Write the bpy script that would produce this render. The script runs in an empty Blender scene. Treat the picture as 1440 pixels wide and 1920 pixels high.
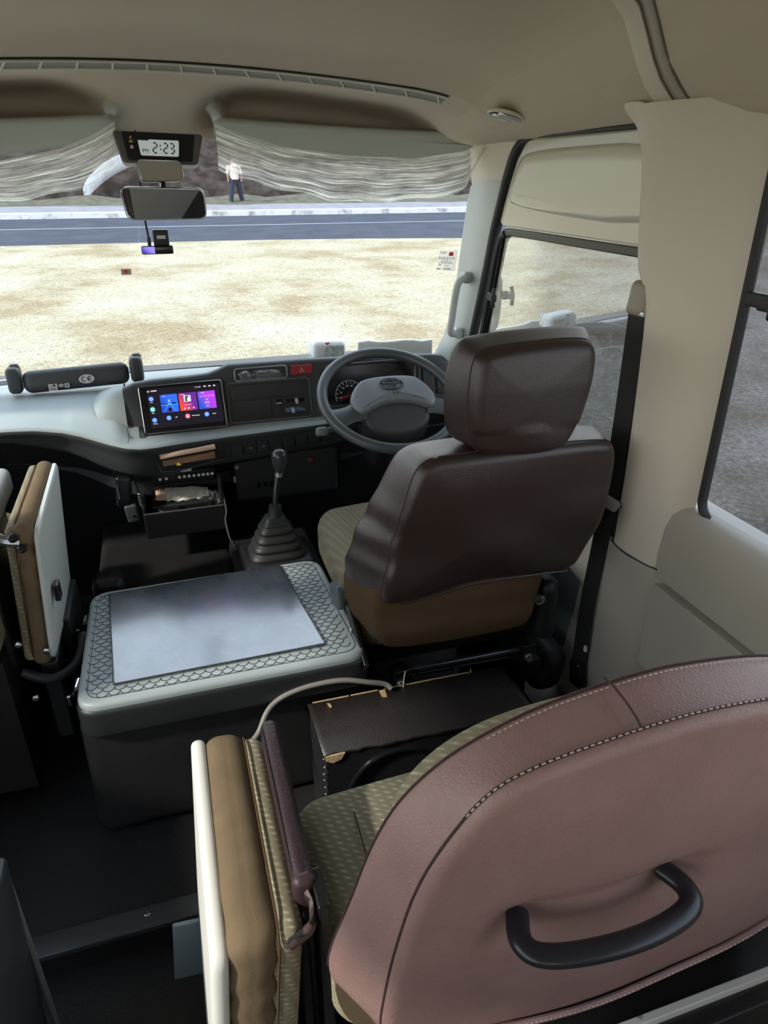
import bpy, bmesh, math, random
from mathutils import Vector, Matrix
V = Vector
random.seed(7)
S = bpy.context.scene
COL = S.collection

# ---------------------------------------------------------------- camera, sky, sun, exposure
cam_data = bpy.data.cameras.new('camera'); cam = bpy.data.objects.new('camera', cam_data); COL.objects.link(cam)
cam.location = (0, 0, 1.36)
cam.rotation_euler = (math.radians(64), 0, math.radians(-17.5))
cam_data.sensor_fit = 'VERTICAL'; cam_data.sensor_height = 24.0; cam_data.lens = 1300 / 1920 * 24.0
cam_data.clip_start = 0.02; cam_data.clip_end = 400
S.camera = cam

SKY_STRENGTH = 2.6
SUN_STRENGTH = 3.6
W = bpy.data.worlds.new('world'); S.world = W; W.use_nodes = True
wn = W.node_tree.nodes; wl = W.node_tree.links
for n in list(wn): wn.remove(n)
tc = wn.new('ShaderNodeTexCoord'); sx = wn.new('ShaderNodeSeparateXYZ'); rp = wn.new('ShaderNodeValToRGB')
bg = wn.new('ShaderNodeBackground'); wo = wn.new('ShaderNodeOutputWorld')
rp.color_ramp.elements[0].position = 0.0; rp.color_ramp.elements[0].color = (1.0, 0.97, 0.92, 1)
rp.color_ramp.elements[1].position = 0.7; rp.color_ramp.elements[1].color = (0.62, 0.78, 1.0, 1)
wl.new(tc.outputs['Generated'], sx.inputs[0]); wl.new(sx.outputs['Z'], rp.inputs[0])
wl.new(rp.outputs[0], bg.inputs[0]); bg.inputs[1].default_value = SKY_STRENGTH; wl.new(bg.outputs[0], wo.inputs[0])
sun_d = bpy.data.lights.new('sun', 'SUN'); sun = bpy.data.objects.new('sun', sun_d); COL.objects.link(sun)
sun_d.energy = SUN_STRENGTH; sun_d.angle = math.radians(5); sun_d.color = (1.0, 0.95, 0.86)
SUN_DIR = V((-0.80, -0.22, 0.66)).normalized()      # towards the sun: from the left, slightly behind
sun.rotation_euler = SUN_DIR.to_track_quat('Z', 'Y').to_euler(); sun.location = (-5, -2, 6)
vs = S.view_settings
vs.view_transform = 'Standard'; vs.look = 'None'; vs.gamma = 1.0; vs.use_curve_mapping = False
vs.exposure = 0.45
S.display_settings.display_device = 'sRGB'

# ---------------------------------------------------------------- materials
def lin(h):
    r = []
    for i in (0, 2, 4):
        c = int(h[i:i+2], 16) / 255
        r.append(c / 12.92 if c <= .04045 else ((c + .055) / 1.055) ** 2.4)
    return (*r, 1)
def mix_rgb(nt, a, b, fac, mode='MIX'):
    m = nt.nodes.new('ShaderNodeMix'); m.data_type = 'RGBA'; m.blend_type = mode
    if hasattr(fac, 'is_output'): nt.links.new(fac, m.inputs['Factor'])
    else: m.inputs['Factor'].default_value = fac
    for v, k in ((a, 6), (b, 7)):
        if hasattr(v, 'is_output'): nt.links.new(v, m.inputs[k])
        else: m.inputs[k].default_value = v
    return m.outputs[2]
def noise(nt, scale, detail=4, rough=.55, vec=None, stretch=None):
    n = nt.nodes.new('ShaderNodeTexNoise'); n.inputs['Scale'].default_value = scale
    n.inputs['Detail'].default_value = detail; n.inputs['Roughness'].default_value = rough
    t = nt.nodes.new('ShaderNodeTexCoord'); src = t.outputs['Object']
    if stretch:
        mp = nt.nodes.new('ShaderNodeMapping'); mp.inputs['Scale'].default_value = stretch[0]
        if len(stretch) > 1: mp.inputs['Rotation'].default_value = stretch[1]
        nt.links.new(src, mp.inputs[0]); src = mp.outputs[0]
    nt.links.new(src, n.inputs['Vector'])
    return n.outputs['Fac']
def ramp(nt, fac, stops):
    r = nt.nodes.new('ShaderNodeValToRGB'); e = r.color_ramp.elements
    while len(e) < len(stops): e.new(.5)
    for i, (p, c) in enumerate(stops):
        e[i].position = p; e[i].color = c if len(c) == 4 else (*c, 1)
    nt.links.new(fac, r.inputs[0]); return r.outputs[0]
def g(v): return (v, v, v, 1)
def mat(name, col, rough=.6, metal=0, bump=None, var=None, spec=.5, coat=0, emit=None, sheen=0):
    """bump=(scale,strength[,stretch]); var=(scale, other colour, low, high)"""
    m = bpy.data.materials.new(name); m.use_nodes = True; nt = m.node_tree
    b = nt.nodes['Principled BSDF']
    c = lin(col) if isinstance(col, str) else (*col[:3], 1)
    b.inputs['Base Color'].default_value = c
    b.inputs['Roughness'].default_value = rough; b.inputs['Metallic'].default_value = metal
    b.inputs['Specular IOR Level'].default_value = spec
    b.inputs['Coat Weight'].default_value = coat; b.inputs['Coat Roughness'].default_value = .1
    if sheen: b.inputs['Sheen Weight'].default_value = sheen
    if var:
        o = lin(var[1]) if isinstance(var[1], str) else (*var[1][:3], 1)
        f = ramp(nt, noise(nt, var[0], 5, .6, None, var[4] if len(var) > 4 else None), [(var[2], g(0)), (var[3], g(1))])
        nt.links.new(mix_rgb(nt, c, o, f), b.inputs['Base Color'])
    if bump:
        bn = nt.nodes.new('ShaderNodeBump'); bn.inputs['Strength'].default_value = bump[1]; bn.inputs['Distance'].default_value = .002
        nt.links.new(noise(nt, bump[0], 3, .6, None, bump[2] if len(bump) > 2 else None), bn.inputs['Height'])
        nt.links.new(bn.outputs[0], b.inputs['Normal'])
    if emit:
        e = lin(emit[0]) if isinstance(emit[0], str) else emit[0]
        b.inputs['Emission Color'].default_value = e; b.inputs['Emission Strength'].default_value = emit[1]
    return m
def glass_mat(name, tint=(.96, .97, .96), k=1.6):
    """thin pane: clear body plus a Fresnel mirror"""
    m = bpy.data.materials.new(name); m.use_nodes = True; nt = m.node_tree
    for n in list(nt.nodes): nt.nodes.remove(n)
    t = nt.nodes.new('ShaderNodeBsdfTransparent'); t.inputs[0].default_value = (*tint, 1)
    gl = nt.nodes.new('ShaderNodeBsdfGlossy'); gl.inputs['Roughness'].default_value = 0.0
    fr = nt.nodes.new('ShaderNodeFresnel'); fr.inputs[0].default_value = 1.5
    mu = nt.nodes.new('ShaderNodeMath'); mu.operation = 'MULTIPLY'; mu.inputs[1].default_value = k; mu.use_clamp = True
    geo = nt.nodes.new('ShaderNodeNewGeometry'); ml = nt.nodes.new('ShaderNodeMix'); ml.data_type = 'FLOAT'
    # same IOR seen from either side
    inv = nt.nodes.new('ShaderNodeMath'); inv.operation = 'DIVIDE'; inv.inputs[0].default_value = 1.0; inv.inputs[1].default_value = 1.5
    nt.links.new(geo.outputs['Backfacing'], ml.inputs[0]); ml.inputs[2].default_value = 1.5; ml.inputs[3].default_value = 1.5
    nt.links.new(ml.outputs[0], fr.inputs[0])
    lw = nt.nodes.new('ShaderNodeLayerWeight'); lw.inputs['Blend'].default_value = .2
    pw = nt.nodes.new('ShaderNodeMath'); pw.operation = 'POWER'; pw.inputs[1].default_value = 5
    nt.links.new(lw.outputs['Facing'], pw.inputs[0])
    # Schlick on |cos|: 0.04 + 0.96 (1-cos)^5
    lw.inputs['Blend'].default_value = .5
    ma = nt.nodes.new('ShaderNodeMath'); ma.operation = 'MULTIPLY_ADD'; ma.inputs[1].default_value = .96; ma.inputs[2].default_value = .045
    nt.links.new(pw.outputs[0], ma.inputs[0]); nt.links.new(ma.outputs[0], mu.inputs[0])
    for n in (fr, geo, ml, inv): nt.nodes.remove(n)
    mx = nt.nodes.new('ShaderNodeMixShader'); o = nt.nodes.new('ShaderNodeOutputMaterial')
    nt.links.new(mu.outputs[0], mx.inputs[0]); nt.links.new(t.outputs[0], mx.inputs[1]); nt.links.new(gl.outputs[0], mx.inputs[2])
    nt.links.new(mx.outputs[0], o.inputs[0])
    return m
def plastic_film(name, col, lo, hi, p0, p1, scale, stretch):
    """clear crinkled film: streaks of white haze between clear parts"""
    m = bpy.data.materials.new(name); m.use_nodes = True; nt = m.node_tree
    b = nt.nodes['Principled BSDF']; b.inputs['Base Color'].default_value = (*col, 1); b.inputs['Roughness'].default_value = .25
    b.inputs['Transmission Weight'].default_value = 0.0
    tr = nt.nodes.new('ShaderNodeBsdfTransparent'); tl = nt.nodes.new('ShaderNodeBsdfTranslucent'); tl.inputs[0].default_value = (*col, 1)
    a = nt.nodes.new('ShaderNodeMixShader'); a.inputs[0].default_value = .92
    nt.links.new(b.outputs[0], a.inputs[1]); nt.links.new(tl.outputs[0], a.inputs[2])
    uv = nt.nodes.new('ShaderNodeTexCoord'); mp = nt.nodes.new('ShaderNodeMapping'); mp.inputs['Scale'].default_value = stretch
    nt.links.new(uv.outputs['UV'], mp.inputs[0])
    n = nt.nodes.new('ShaderNodeTexNoise'); n.inputs['Scale'].default_value = scale; n.inputs['Detail'].default_value = 6
    n.inputs['Roughness'].default_value = .6; n.inputs['Distortion'].default_value = .6
    nt.links.new(mp.outputs[0], n.inputs['Vector'])
    f = ramp(nt, n.outputs['Fac'], [(p0, g(lo)), ((p0 + p1) / 2, g(lo + .15)), (p1, g(hi))])
    mu = nt.nodes.new('ShaderNodeMath'); mu.operation = 'MULTIPLY'; nb = nt.nodes.new('ShaderNodeTexNoise'); nb.inputs['Scale'].default_value = 4.5; nb.inputs['Detail'].default_value = 3; nt.links.new(uv.outputs['UV'], nb.inputs['Vector'])
    nt.links.new(f, mu.inputs[0]); nt.links.new(ramp(nt, nb.outputs['Fac'], [(.36, g(.45)), (.58, g(1))]), mu.inputs[1]); f = mu.outputs[0]
    bn = nt.nodes.new('ShaderNodeBump'); bn.inputs['Strength'].default_value = .6; bn.inputs['Distance'].default_value = .01
    nt.links.new(n.outputs['Fac'], bn.inputs['Height']); nt.links.new(bn.outputs[0], b.inputs['Normal'])
    mx = nt.nodes.new('ShaderNodeMixShader'); o = nt.nodes['Material Output']
    nt.links.new(f, mx.inputs[0]); nt.links.new(tr.outputs[0], mx.inputs[1]); nt.links.new(a.outputs[0], mx.inputs[2])
    nt.links.new(mx.outputs[0], o.inputs[0])
    return m
def fabric_pattern(name, col, line, rough=.9):
    """woven seat cloth with rows of short slanted light dashes"""
    m = mat(name, col, rough, bump=(700, .3), spec=.2); nt = m.node_tree; b = nt.nodes['Principled BSDF']
    t = nt.nodes.new('ShaderNodeTexCoord'); sp_ = nt.nodes.new('ShaderNodeSeparateXYZ'); nt.links.new(t.outputs['Object'], sp_.inputs[0])
    def ma(op, a, b=None, c=None):
        n = nt.nodes.new('ShaderNodeMath'); n.operation = op
        for k, v in enumerate((a, b, c)):
            if v is None: continue
            if hasattr(v, 'is_output'): nt.links.new(v, n.inputs[k])
            else: n.inputs[k].default_value = v
        return n.outputs[0]
    X, Y, Z = sp_.outputs; yz = ma('ADD', Y, Z)
    r = ma('MULTIPLY', ma('MULTIPLY_ADD', X, .55, yz), 95); row = ma('FLOOR', r); fr = ma('FRACT', r)
    u = ma('FRACT', ma('MULTIPLY_ADD', row, .38, ma('MULTIPLY', ma('MULTIPLY_ADD', yz, -.55, X), 42)))
    band = ma('SUBTRACT', 1, ma('MULTIPLY', ma('ABSOLUTE', ma('SUBTRACT', fr, .5)), 3.2)); dash = ma('SUBTRACT', 1, ma('MULTIPLY', ma('ABSOLUTE', ma('SUBTRACT', u, .5)), 2.6))
    f = ma('MULTIPLY', ma('MAXIMUM', band, 0), ma('MAXIMUM', dash, 0)); f = ma('MULTIPLY', f, 1.3); f = ma('MULTIPLY', f, noise(nt, 40, 2, .5)); f = ma('MINIMUM', f, .8)
    nt.links.new(mix_rgb(nt, lin(col), lin(line), f), b.inputs['Base Color'])
    return m

M = {}
M['headliner'] = mat('headliner_cloth', (.60, .525, .425), .95, bump=(900, .15), spec=.2)
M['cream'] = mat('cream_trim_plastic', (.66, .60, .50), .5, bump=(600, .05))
M['bowline'] = mat('brown_trim_line', (.16, .13, .10), .7)
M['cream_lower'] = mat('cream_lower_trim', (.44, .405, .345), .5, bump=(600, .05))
M['greytrim'] = mat('pale_grey_trim', (.50, .54, .52), .5, bump=(600, .05))
M['doorpaint'] = mat('beige_grey_gloss_paint', (.70, .67, .55), .12, coat=.6)
M['doorlow'] = mat('blue_grey_door_trim', (.15, .19, .21), .5, bump=(500, .1))
M['black'] = mat('black_plastic', (.012, .012, .014), .45, bump=(500, .15))
M['blackgloss'] = mat('gloss_black', (.008, .008, .010), .18)
M['rubber'] = mat('black_rubber', (.014, .014, .015), .55)
M['vinyl'] = mat('black_vinyl_floor', (.012, .0115, .012), .45, bump=(260, .5), var=(3, (.018, .017, .018), .4, .65))
M['dashtop'] = mat('pale_grey_dash_pad', (.29, .335, .335), .55, bump=(700, .25))
M['dashdark'] = mat('dark_grey_dash', (.040, .043, .046), .5, bump=(600, .2))
M['dashpanel'] = mat('charcoal_panel', (.022, .023, .025), .4, bump=(500, .1))
M['wheel'] = mat('charcoal_wheel_plastic', (.055, .065, .072), .42, bump=(500, .15))
M['hub'] = mat('grey_airbag_cover', (.15, .165, .18), .5, bump=(700, .2))
M['leather'] = mat('plum_brown_leatherette', (.285, .172, .152), .36, bump=(380, .55), var=(8, (.34, .208, .185), .35, .7), spec=.55)
M['leather_dark'] = mat('dark_brown_leatherette', (.030, .018, .016), .33, bump=(420, .30), spec=.6)
M['stitch_dark'] = mat('dark_seam_thread', (.05, .025, .022), .8)
M['stitch'] = mat('pale_stitch_thread', (.62, .50, .46), .8)
M['velour'] = mat('tan_brown_velour', (.165, .118, .070), .95, bump=(500, .3), spec=.15, var=(9, (.125, .090, .054), .4, .7))
M['velour_dull'] = mat('brown_seat_cloth', (.085, .052, .028), .95, bump=(500, .3), spec=.1)
M['cloth'] = fabric_pattern('beige_patterned_cloth', '8d8670', 'dcd3b4')
M['cloth2'] = fabric_pattern('tan_patterned_cloth', '7d7461', 'bcb091')
M['shell'] = mat('off_white_hard_plastic', (.68, .66, .60), .45, bump=(300, .05))
M['shell_blue'] = mat('pale_hard_plastic', (.52, .56, .55), .45, bump=(300, .05))
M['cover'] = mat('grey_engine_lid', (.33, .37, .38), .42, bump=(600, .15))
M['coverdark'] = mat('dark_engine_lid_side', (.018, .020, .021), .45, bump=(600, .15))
M['scale'] = mat('grey_tread_groove', (.06, .068, .07), .5)
M['metal'] = mat('bare_steel', (.55, .56, .58), .3, 1)
M['chrome'] = mat('chrome', (.8, .8, .82), .12, 1)
M['blackmetal'] = mat('black_painted_steel', (.01, .01, .011), .3)
M['belt'] = mat('black_seat_belt_webbing', (.014, .014, .015), .6, bump=(900, .4))
M['beltgrey'] = mat('pale_grey_buckle_plastic', (.42, .43, .42), .4)
M['cable'] = mat('grey_cable_sheath', (.20, .185, .17), .5)
M['boxleather'] = mat('black_box_leatherette', (.032, .026, .026), .36, bump=(220, .7), spec=.7)
M['chip'] = mat('torn_chipboard', (.42, .30, .16), .9, bump=(200, .8))
M['mirror'] = mat('mirror_glass', (.75, .76, .76), .02, 1)
M['mirrorback'] = mat('mirror_rim', (.03, .03, .03), .3)
M['silver'] = mat('thin_silver_rim', (.6, .6, .6), .3, .8)
M['lcd'] = mat('lcd_panel', (.42, .47, .47), .3, emit=((.5, .56, .56, 1), .35))
M['lcdink'] = mat('lcd_ink', (.01, .01, .012), .5)
M['yellow'] = mat('yellow_mark', (.75, .55, .05), .5)
M['white'] = mat('white_print', (.75, .75, .73), .6)
M['paper'] = mat('cream_paper', (.68, .66, .58), .7)
M['pink'] = mat('pinkish_paper', (.62, .42, .32), .7)
M['brownpaper'] = mat('brown_paper', (.22, .12, .07), .7)
M['red'] = mat('red_switch', (.30, .02, .025), .35)
M['redprint'] = mat('red_print', (.55, .05, .05), .6)
M['slider'] = mat('blue_grey_slider', (.10, .15, .24), .4)
M['labelgrey'] = mat('pale_grey_label', (.55, .55, .55), .5)
M['glass_front'] = glass_mat('windshield_glass', (.94, .95, .93), .8)
M['glass_side'] = glass_mat('side_window_glass', (.58, .60, .59), 7.0)
M['glass_tint'] = glass_mat('tinted_window_glass', (.60, .61, .62), 1.2)
M['film'] = plastic_film('visor_wrap_film', (.98, .99, .94), .26, 1.0, .455, .56, 5.0, (.8, 11, 1))
M['film_clear'] = plastic_film('clear_bag_film', (.92, .95, .95), .12, .75, .40, .68, 12, (1, 1, 1))
M['visor'] = mat('grey_green_visor', (.42, .43, .37), .7, bump=(500, .1))
M['tissue'] = mat('white_tissue_pack', (.80, .84, .83), .5, bump=(60, .6))
M['leafprint'] = mat('green_grey_print', (.32, .42, .38), .6, var=(90, (.65, .72, .70), .4, .6))
M['seat_black'] = mat('black_seat_side', (.014, .013, .014), .45, bump=(200, .3))
M['suit'] = mat('dark_blue_trousers', (.022, .026, .045), .9)
M['shirt'] = mat('pale_pink_shirt', (.62, .50, .46), .9)
M['skin'] = mat('brown_skin', (.20, .11, .07), .6)
M['hair'] = mat('black_hair', (.01, .009, .008), .7)
M['concrete'] = mat('pale_concrete', (.55, .58, .64), .85, bump=(8, .8), var=(4, (.35, .36, .40), .5, .7))
M['wallboard'] = mat('pale_wall_boards', (.55, .55, .52), .8, var=(6, (.42, .43, .42), .4, .6))

def em(name, col, st=1.0):
    m = bpy.data.materials.new(name); m.use_nodes = True; nt = m.node_tree
    b = nt.nodes['Principled BSDF']; b.inputs['Base Color'].default_value = (.01, .01, .01, 1); b.inputs['Roughness'].default_value = .25
    b.inputs['Emission Color'].default_value = lin(col); b.inputs['Emission Strength'].default_value = st
    return m
def em_grad(name, c0, c1, st=1.0, axis='X'):
    m = em(name, c0, st); nt = m.node_tree; b = nt.nodes['Principled BSDF']
    t = nt.nodes.new('ShaderNodeTexCoord'); s = nt.nodes.new('ShaderNodeSeparateXYZ'); ad = nt.nodes.new('ShaderNodeMath'); ad.operation = 'SUBTRACT'
    nt.links.new(t.outputs['Generated'], s.inputs[0]); nt.links.new(s.outputs['X'], ad.inputs[0])
    mu = nt.nodes.new('ShaderNodeMath'); mu.operation = 'MULTIPLY'; mu.inputs[1].default_value = .6; nt.links.new(s.outputs['Z'], mu.inputs[0])
    ad.operation = 'ADD'; nt.links.new(mu.outputs[0], ad.inputs[1])
    nt.links.new(mix_rgb(nt, lin(c0), lin(c1), ramp(nt, ad.outputs[0], [(.3, g(0)), (1, g(1))])), b.inputs['Emission Color'])
    return m

# outdoor ground: pale sandy gravel in front, grey gravel beside the bus with shade painted in
def ground_mat():
    m = bpy.data.materials.new('sandy_gravel'); m.use_nodes = True; nt = m.node_tree; b = nt.nodes['Principled BSDF']; b.inputs['Roughness'].default_value = 1
    b.inputs['Specular IOR Level'].default_value = .1
    big = ramp(nt, noise(nt, .55, 6, .65), [(.38, (.28, .225, .14)), (.50, (.37, .33, .235)), (.68, (.42, .395, .31))])
    fine = mix_rgb(nt, ramp(nt, noise(nt, 12, 6, .75), [(.30, g(.5)), (.44, g(.9)), (.62, g(1.1)), (.8, g(1.2))]), ramp(nt, noise(nt, 48, 4, .7), [(.34, g(.45)), (.46, g(.95)), (.60, g(1.1)), (.70, g(1.5))]), 1.0, 'MULTIPLY')
    sand = mix_rgb(nt, big, fine, 1.0, 'MULTIPLY')
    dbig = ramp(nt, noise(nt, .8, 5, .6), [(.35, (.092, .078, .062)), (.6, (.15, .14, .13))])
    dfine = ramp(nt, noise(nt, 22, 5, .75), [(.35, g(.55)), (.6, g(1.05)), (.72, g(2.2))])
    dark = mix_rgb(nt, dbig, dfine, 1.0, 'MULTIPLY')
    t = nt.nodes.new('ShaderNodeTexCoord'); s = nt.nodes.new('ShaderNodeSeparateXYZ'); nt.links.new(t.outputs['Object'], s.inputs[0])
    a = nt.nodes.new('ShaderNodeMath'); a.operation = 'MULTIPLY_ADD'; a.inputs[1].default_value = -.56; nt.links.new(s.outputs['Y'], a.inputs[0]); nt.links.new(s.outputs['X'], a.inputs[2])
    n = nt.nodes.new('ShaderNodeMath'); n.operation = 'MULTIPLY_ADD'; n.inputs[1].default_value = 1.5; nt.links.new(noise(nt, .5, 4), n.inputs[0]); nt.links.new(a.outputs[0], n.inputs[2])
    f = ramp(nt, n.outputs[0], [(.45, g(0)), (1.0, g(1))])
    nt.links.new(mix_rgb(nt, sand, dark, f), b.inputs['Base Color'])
    bn = nt.nodes.new('ShaderNodeBump'); bn.inputs['Strength'].default_value = .8; bn.inputs['Distance'].default_value = .05
    nt.links.new(noise(nt, 16, 5, .7), bn.inputs['Height']); nt.links.new(bn.outputs[0], b.inputs['Normal'])
    return m
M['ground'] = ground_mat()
M['asphalt'] = mat('blue_grey_asphalt', (.046, .051, .066), .9, spec=.05, var=(1.2, (.060, .066, .083), .35, .65))
M['kerb'] = mat('whitewashed_kerb', (.48, .50, .53), .9, var=(3, (.24, .24, .26), .5, .68))
M['roadline'] = mat('faded_road_line', (.20, .225, .28), .9)
M['path'] = mat('grey_footpath', (.19, .185, .21), .9, var=(2, (.14, .14, .155), .4, .6))
M['bank'] = mat('brown_bank', (.022, .017, .014), 1, spec=.05, bump=(3, 1), var=(1.6, (.055, .044, .040), .42, .66))
M['grass'] = mat('dry_grass_strip', (.05, .05, .03), 1, var=(2.5, (.09, .08, .055), .4, .6))

# ---------------------------------------------------------------- mesh builder
class MB:
    def __init__(s): s.bm = bmesh.new(); s.uv = None
    def v(s, p): return s.bm.verts.new(p)
    def f(s, vs):
        try: return s.bm.faces.new(vs)
        except ValueError: return None
    def grid(s, rows, closed_u=False, closed_v=False, uv=False):
        if uv and s.uv is None: s.uv = s.bm.loops.layers.uv.new('UVMap')
        R = [[s.v(p) for p in r] for r in rows]; nr = len(R); nc = len(R[0])
        for i in range(nr if closed_v else nr - 1):
            for j in range(nc if closed_u else nc - 1):
                i2 = (i + 1) % nr; j2 = (j + 1) % nc
                fc = s.f([R[i][j], R[i][j2], R[i2][j2], R[i2][j]])
                if uv and fc:
                    for lp, (a, b) in zip(fc.loops, ((i, j), (i, j + 1), (i + 1, j + 1), (i + 1, j))):
                        lp[s.uv].uv = (b / (nc - 1), a / (nr - 1))
        return R
    def rings(s, rings, cap0=True, cap1=True):
        R = s.grid(rings, closed_u=True)
        if cap0: s.f(list(reversed(R[0])))
        if cap1: s.f(R[-1])
        return s
    def box(s, c, h, rot=None, r=0, k=3):
        """box of half sizes h; r rounds the edges"""
        if r > 0: return s.rbox(c, h, r, 2, rot, k=k)
        m = Matrix.Translation(c) @ (rot.to_4x4() if rot else Matrix()) @ Matrix.Diagonal((h[0]*2, h[1]*2, h[2]*2, 1))
        bmesh.ops.create_cube(s.bm, size=1, matrix=m); return s
    def rbox(s, c, h, r, n=6, rot=None, fn=None, k=3):
        r = min(r, min(h) * .999)
        def axis(hh):
            L = [-(hh - r) - r * math.tan(math.radians(45 * i / k)) for i in range(k, 0, -1)]
            M_ = [-(hh - r) + 2 * (hh - r) * i / n for i in range(n + 1)]
            return L + M_ + [-x for x in reversed(L)]
        A = [axis(x) for x in h]; cache = {}
        c = V(c)
        def pt(p):
            key = tuple(round(x, 6) for x in p)
            if key in cache: return cache[key]
            q = V([max(-(h[i] - r), min(h[i] - r, p[i])) for i in range(3)]); d = V(p) - q
            o = q + d.normalized() * r if d.length > 1e-9 else q
            if fn: o = V(fn(o))
            if rot: o = rot @ o
            cache[key] = s.v(o + c); return cache[key]
        for ax in range(3):
            u, w = (ax + 1) % 3, (ax + 2) % 3
            for sg in (-1, 1):
                for i in range(len(A[u]) - 1):
                    for j in range(len(A[w]) - 1):
                        q = []
                        for a, b in ((i, j), (i + 1, j), (i + 1, j + 1), (i, j + 1)):
                            p = [0, 0, 0]; p[ax] = sg * h[ax]; p[u] = A[u][a]; p[w] = A[w][b]; q.append(pt(p))
                        s.f(q if sg > 0 else q[::-1])
        return s
    def tube(s, pts, r, n=10, closed=False, flat=None, up=None, cap=True):
        """r number or list; flat=(rx, ry) elliptical section with the x axis along 'up' cross tangent"""
        pts = [V(p) for p in pts]; N = len(pts); rows = []
        prev = None
        for i, p in enumerate(pts):
            a = pts[(i - 1) % N] if (closed or i > 0) else p; b = pts[(i + 1) % N] if (closed or i < N - 1) else p
            t = (b - a).normalized()
            if up is not None: x = V(up) - t * V(up).dot(t)
            elif prev is None: x = t.orthogonal()
            else: x = prev - t * prev.dot(t)
            x.normalize(); prev = x; y = t.cross(x)
            rr = r[i] if isinstance(r, (list, tuple)) else r
            fx, fy = flat if flat else (1, 1)
            rows.append([p + x * (math.cos(2*math.pi*k/n) * rr * fx) + y * (math.sin(2*math.pi*k/n) * rr * fy) for k in range(n)])
        R = s.grid(rows, closed_u=True, closed_v=closed)
        if cap and not closed: s.f(R[0][::-1]); s.f(R[-1])
        return s
    def ribbon(s, pts, w, th, up):
        """flat strap: width w along 'up' direction, thickness th"""
        rows = []; pts = [V(p) for p in pts]
        for i, p in enumerate(pts):
            t = (pts[min(i+1, len(pts)-1)] - pts[max(i-1, 0)]).normalized(); x = V(up) - t * V(up).dot(t); x.normalize(); y = t.cross(x)
            rows.append([p + x*w/2 + y*th/2, p - x*w/2 + y*th/2, p - x*w/2 - y*th/2, p + x*w/2 - y*th/2])
        return s.rings(rows)
    def lathe(s, prof, org=(0,0,0), axis=(0,0,1), n=24, cap=True):
        a = V(axis).normalized(); x = a.orthogonal().normalized(); y = a.cross(x); o = V(org)
        rows = [[o + a*h + (x*math.cos(2*math.pi*k/n) + y*math.sin(2*math.pi*k/n)) * r for k in range(n)] for r, h in prof]
        return s.rings(rows, cap, cap)
    def prism(s, poly, vec):
        p = [V(q) for q in poly]; vec = V(vec)
        a = [s.v(q) for q in p]; b = [s.v(q + vec) for q in p]
        s.f(a[::-1]); s.f(b)
        for i in range(len(p)): s.f([a[i], a[(i+1) % len(p)], b[(i+1) % len(p)], b[i]])
        return s
    def sphere(s, c, r, n=12, sc=(1,1,1)):
        m = Matrix.Translation(c) @ Matrix.Diagonal((r*sc[0], r*sc[1], r*sc[2], 1))
        bmesh.ops.create_uvsphere(s.bm, u_segments=n*2, v_segments=n, radius=1, matrix=m); return s
    def slab(s, oA, oB, d0, d1, r, fn, puff0=0, puff1=0, steps=4, capn=5):
        """upholstered pad: outline oA at depth d0 to outline oB at depth d1, rounded edges, puffed faces; fn(u, d, w) -> point"""
        n = len(oA)
        def inset(o, k):
            out = []
            for i in range(n):
                a, b = V(o[i-1]), V(o[(i+1) % n]); t = (b - a).normalized(); out.append((o[i][0] - t.y * k, o[i][1] + t.x * k))
            return out
        def lerp(t): return [(oA[i][0] + (oB[i][0]-oA[i][0])*t, oA[i][1] + (oB[i][1]-oA[i][1])*t) for i in range(n)]
        rings = []; T = d1 - d0; sg = 1 if T > 0 else -1; ar = r * sg
        for q in range(steps + 1):
            a = math.pi/2 * q/steps; rings.append((inset(lerp(abs(r*(1-math.cos(a))/T) if False else 0), r*(1-math.sin(a))), d0 + ar*(1-math.cos(a))))
        for q in range(1, 4): rings.append((lerp(q/4), d0 + ar + (T - 2*ar)*q/4))
        for q in range(steps, -1, -1):
            a = math.pi/2 * q/steps; rings.append((inset(oB, r*(1-math.sin(a))), d1 - ar*(1-math.cos(a))))
        def capr(o, d, puff):
            cx = sum(p[0] for p in o)/n; cz = sum(p[1] for p in o)/n; out = []
            for t in [q/capn for q in range(1, capn)] + [.985]:
                out.append([(cx + (p[0]-cx)*t, d + puff*(1 - t*t), cz + (p[1]-cz)*t) for p in o])
            return (cx, d + puff, cz), out
        c0, k0 = capr(rings[0][0], d0, -puff0*sg); c1, k1 = capr(rings[-1][0], d1, puff1*sg)
        rows = [[fn(*p) for p in rr] for rr in k0] + [[fn(p[0], d, p[1]) for p in o] for o, d in rings] + [[fn(*p) for p in rr] for rr in reversed(k1)]
        R = s.grid(rows, closed_u=True)
        a = s.v(fn(*c0)); b = s.v(fn(*c1))
        for i in range(n):
            s.f([R[0][(i+1) % n], R[0][i], a]); s.f([R[-1][i], R[-1][(i+1) % n], b])
        return s

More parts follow.
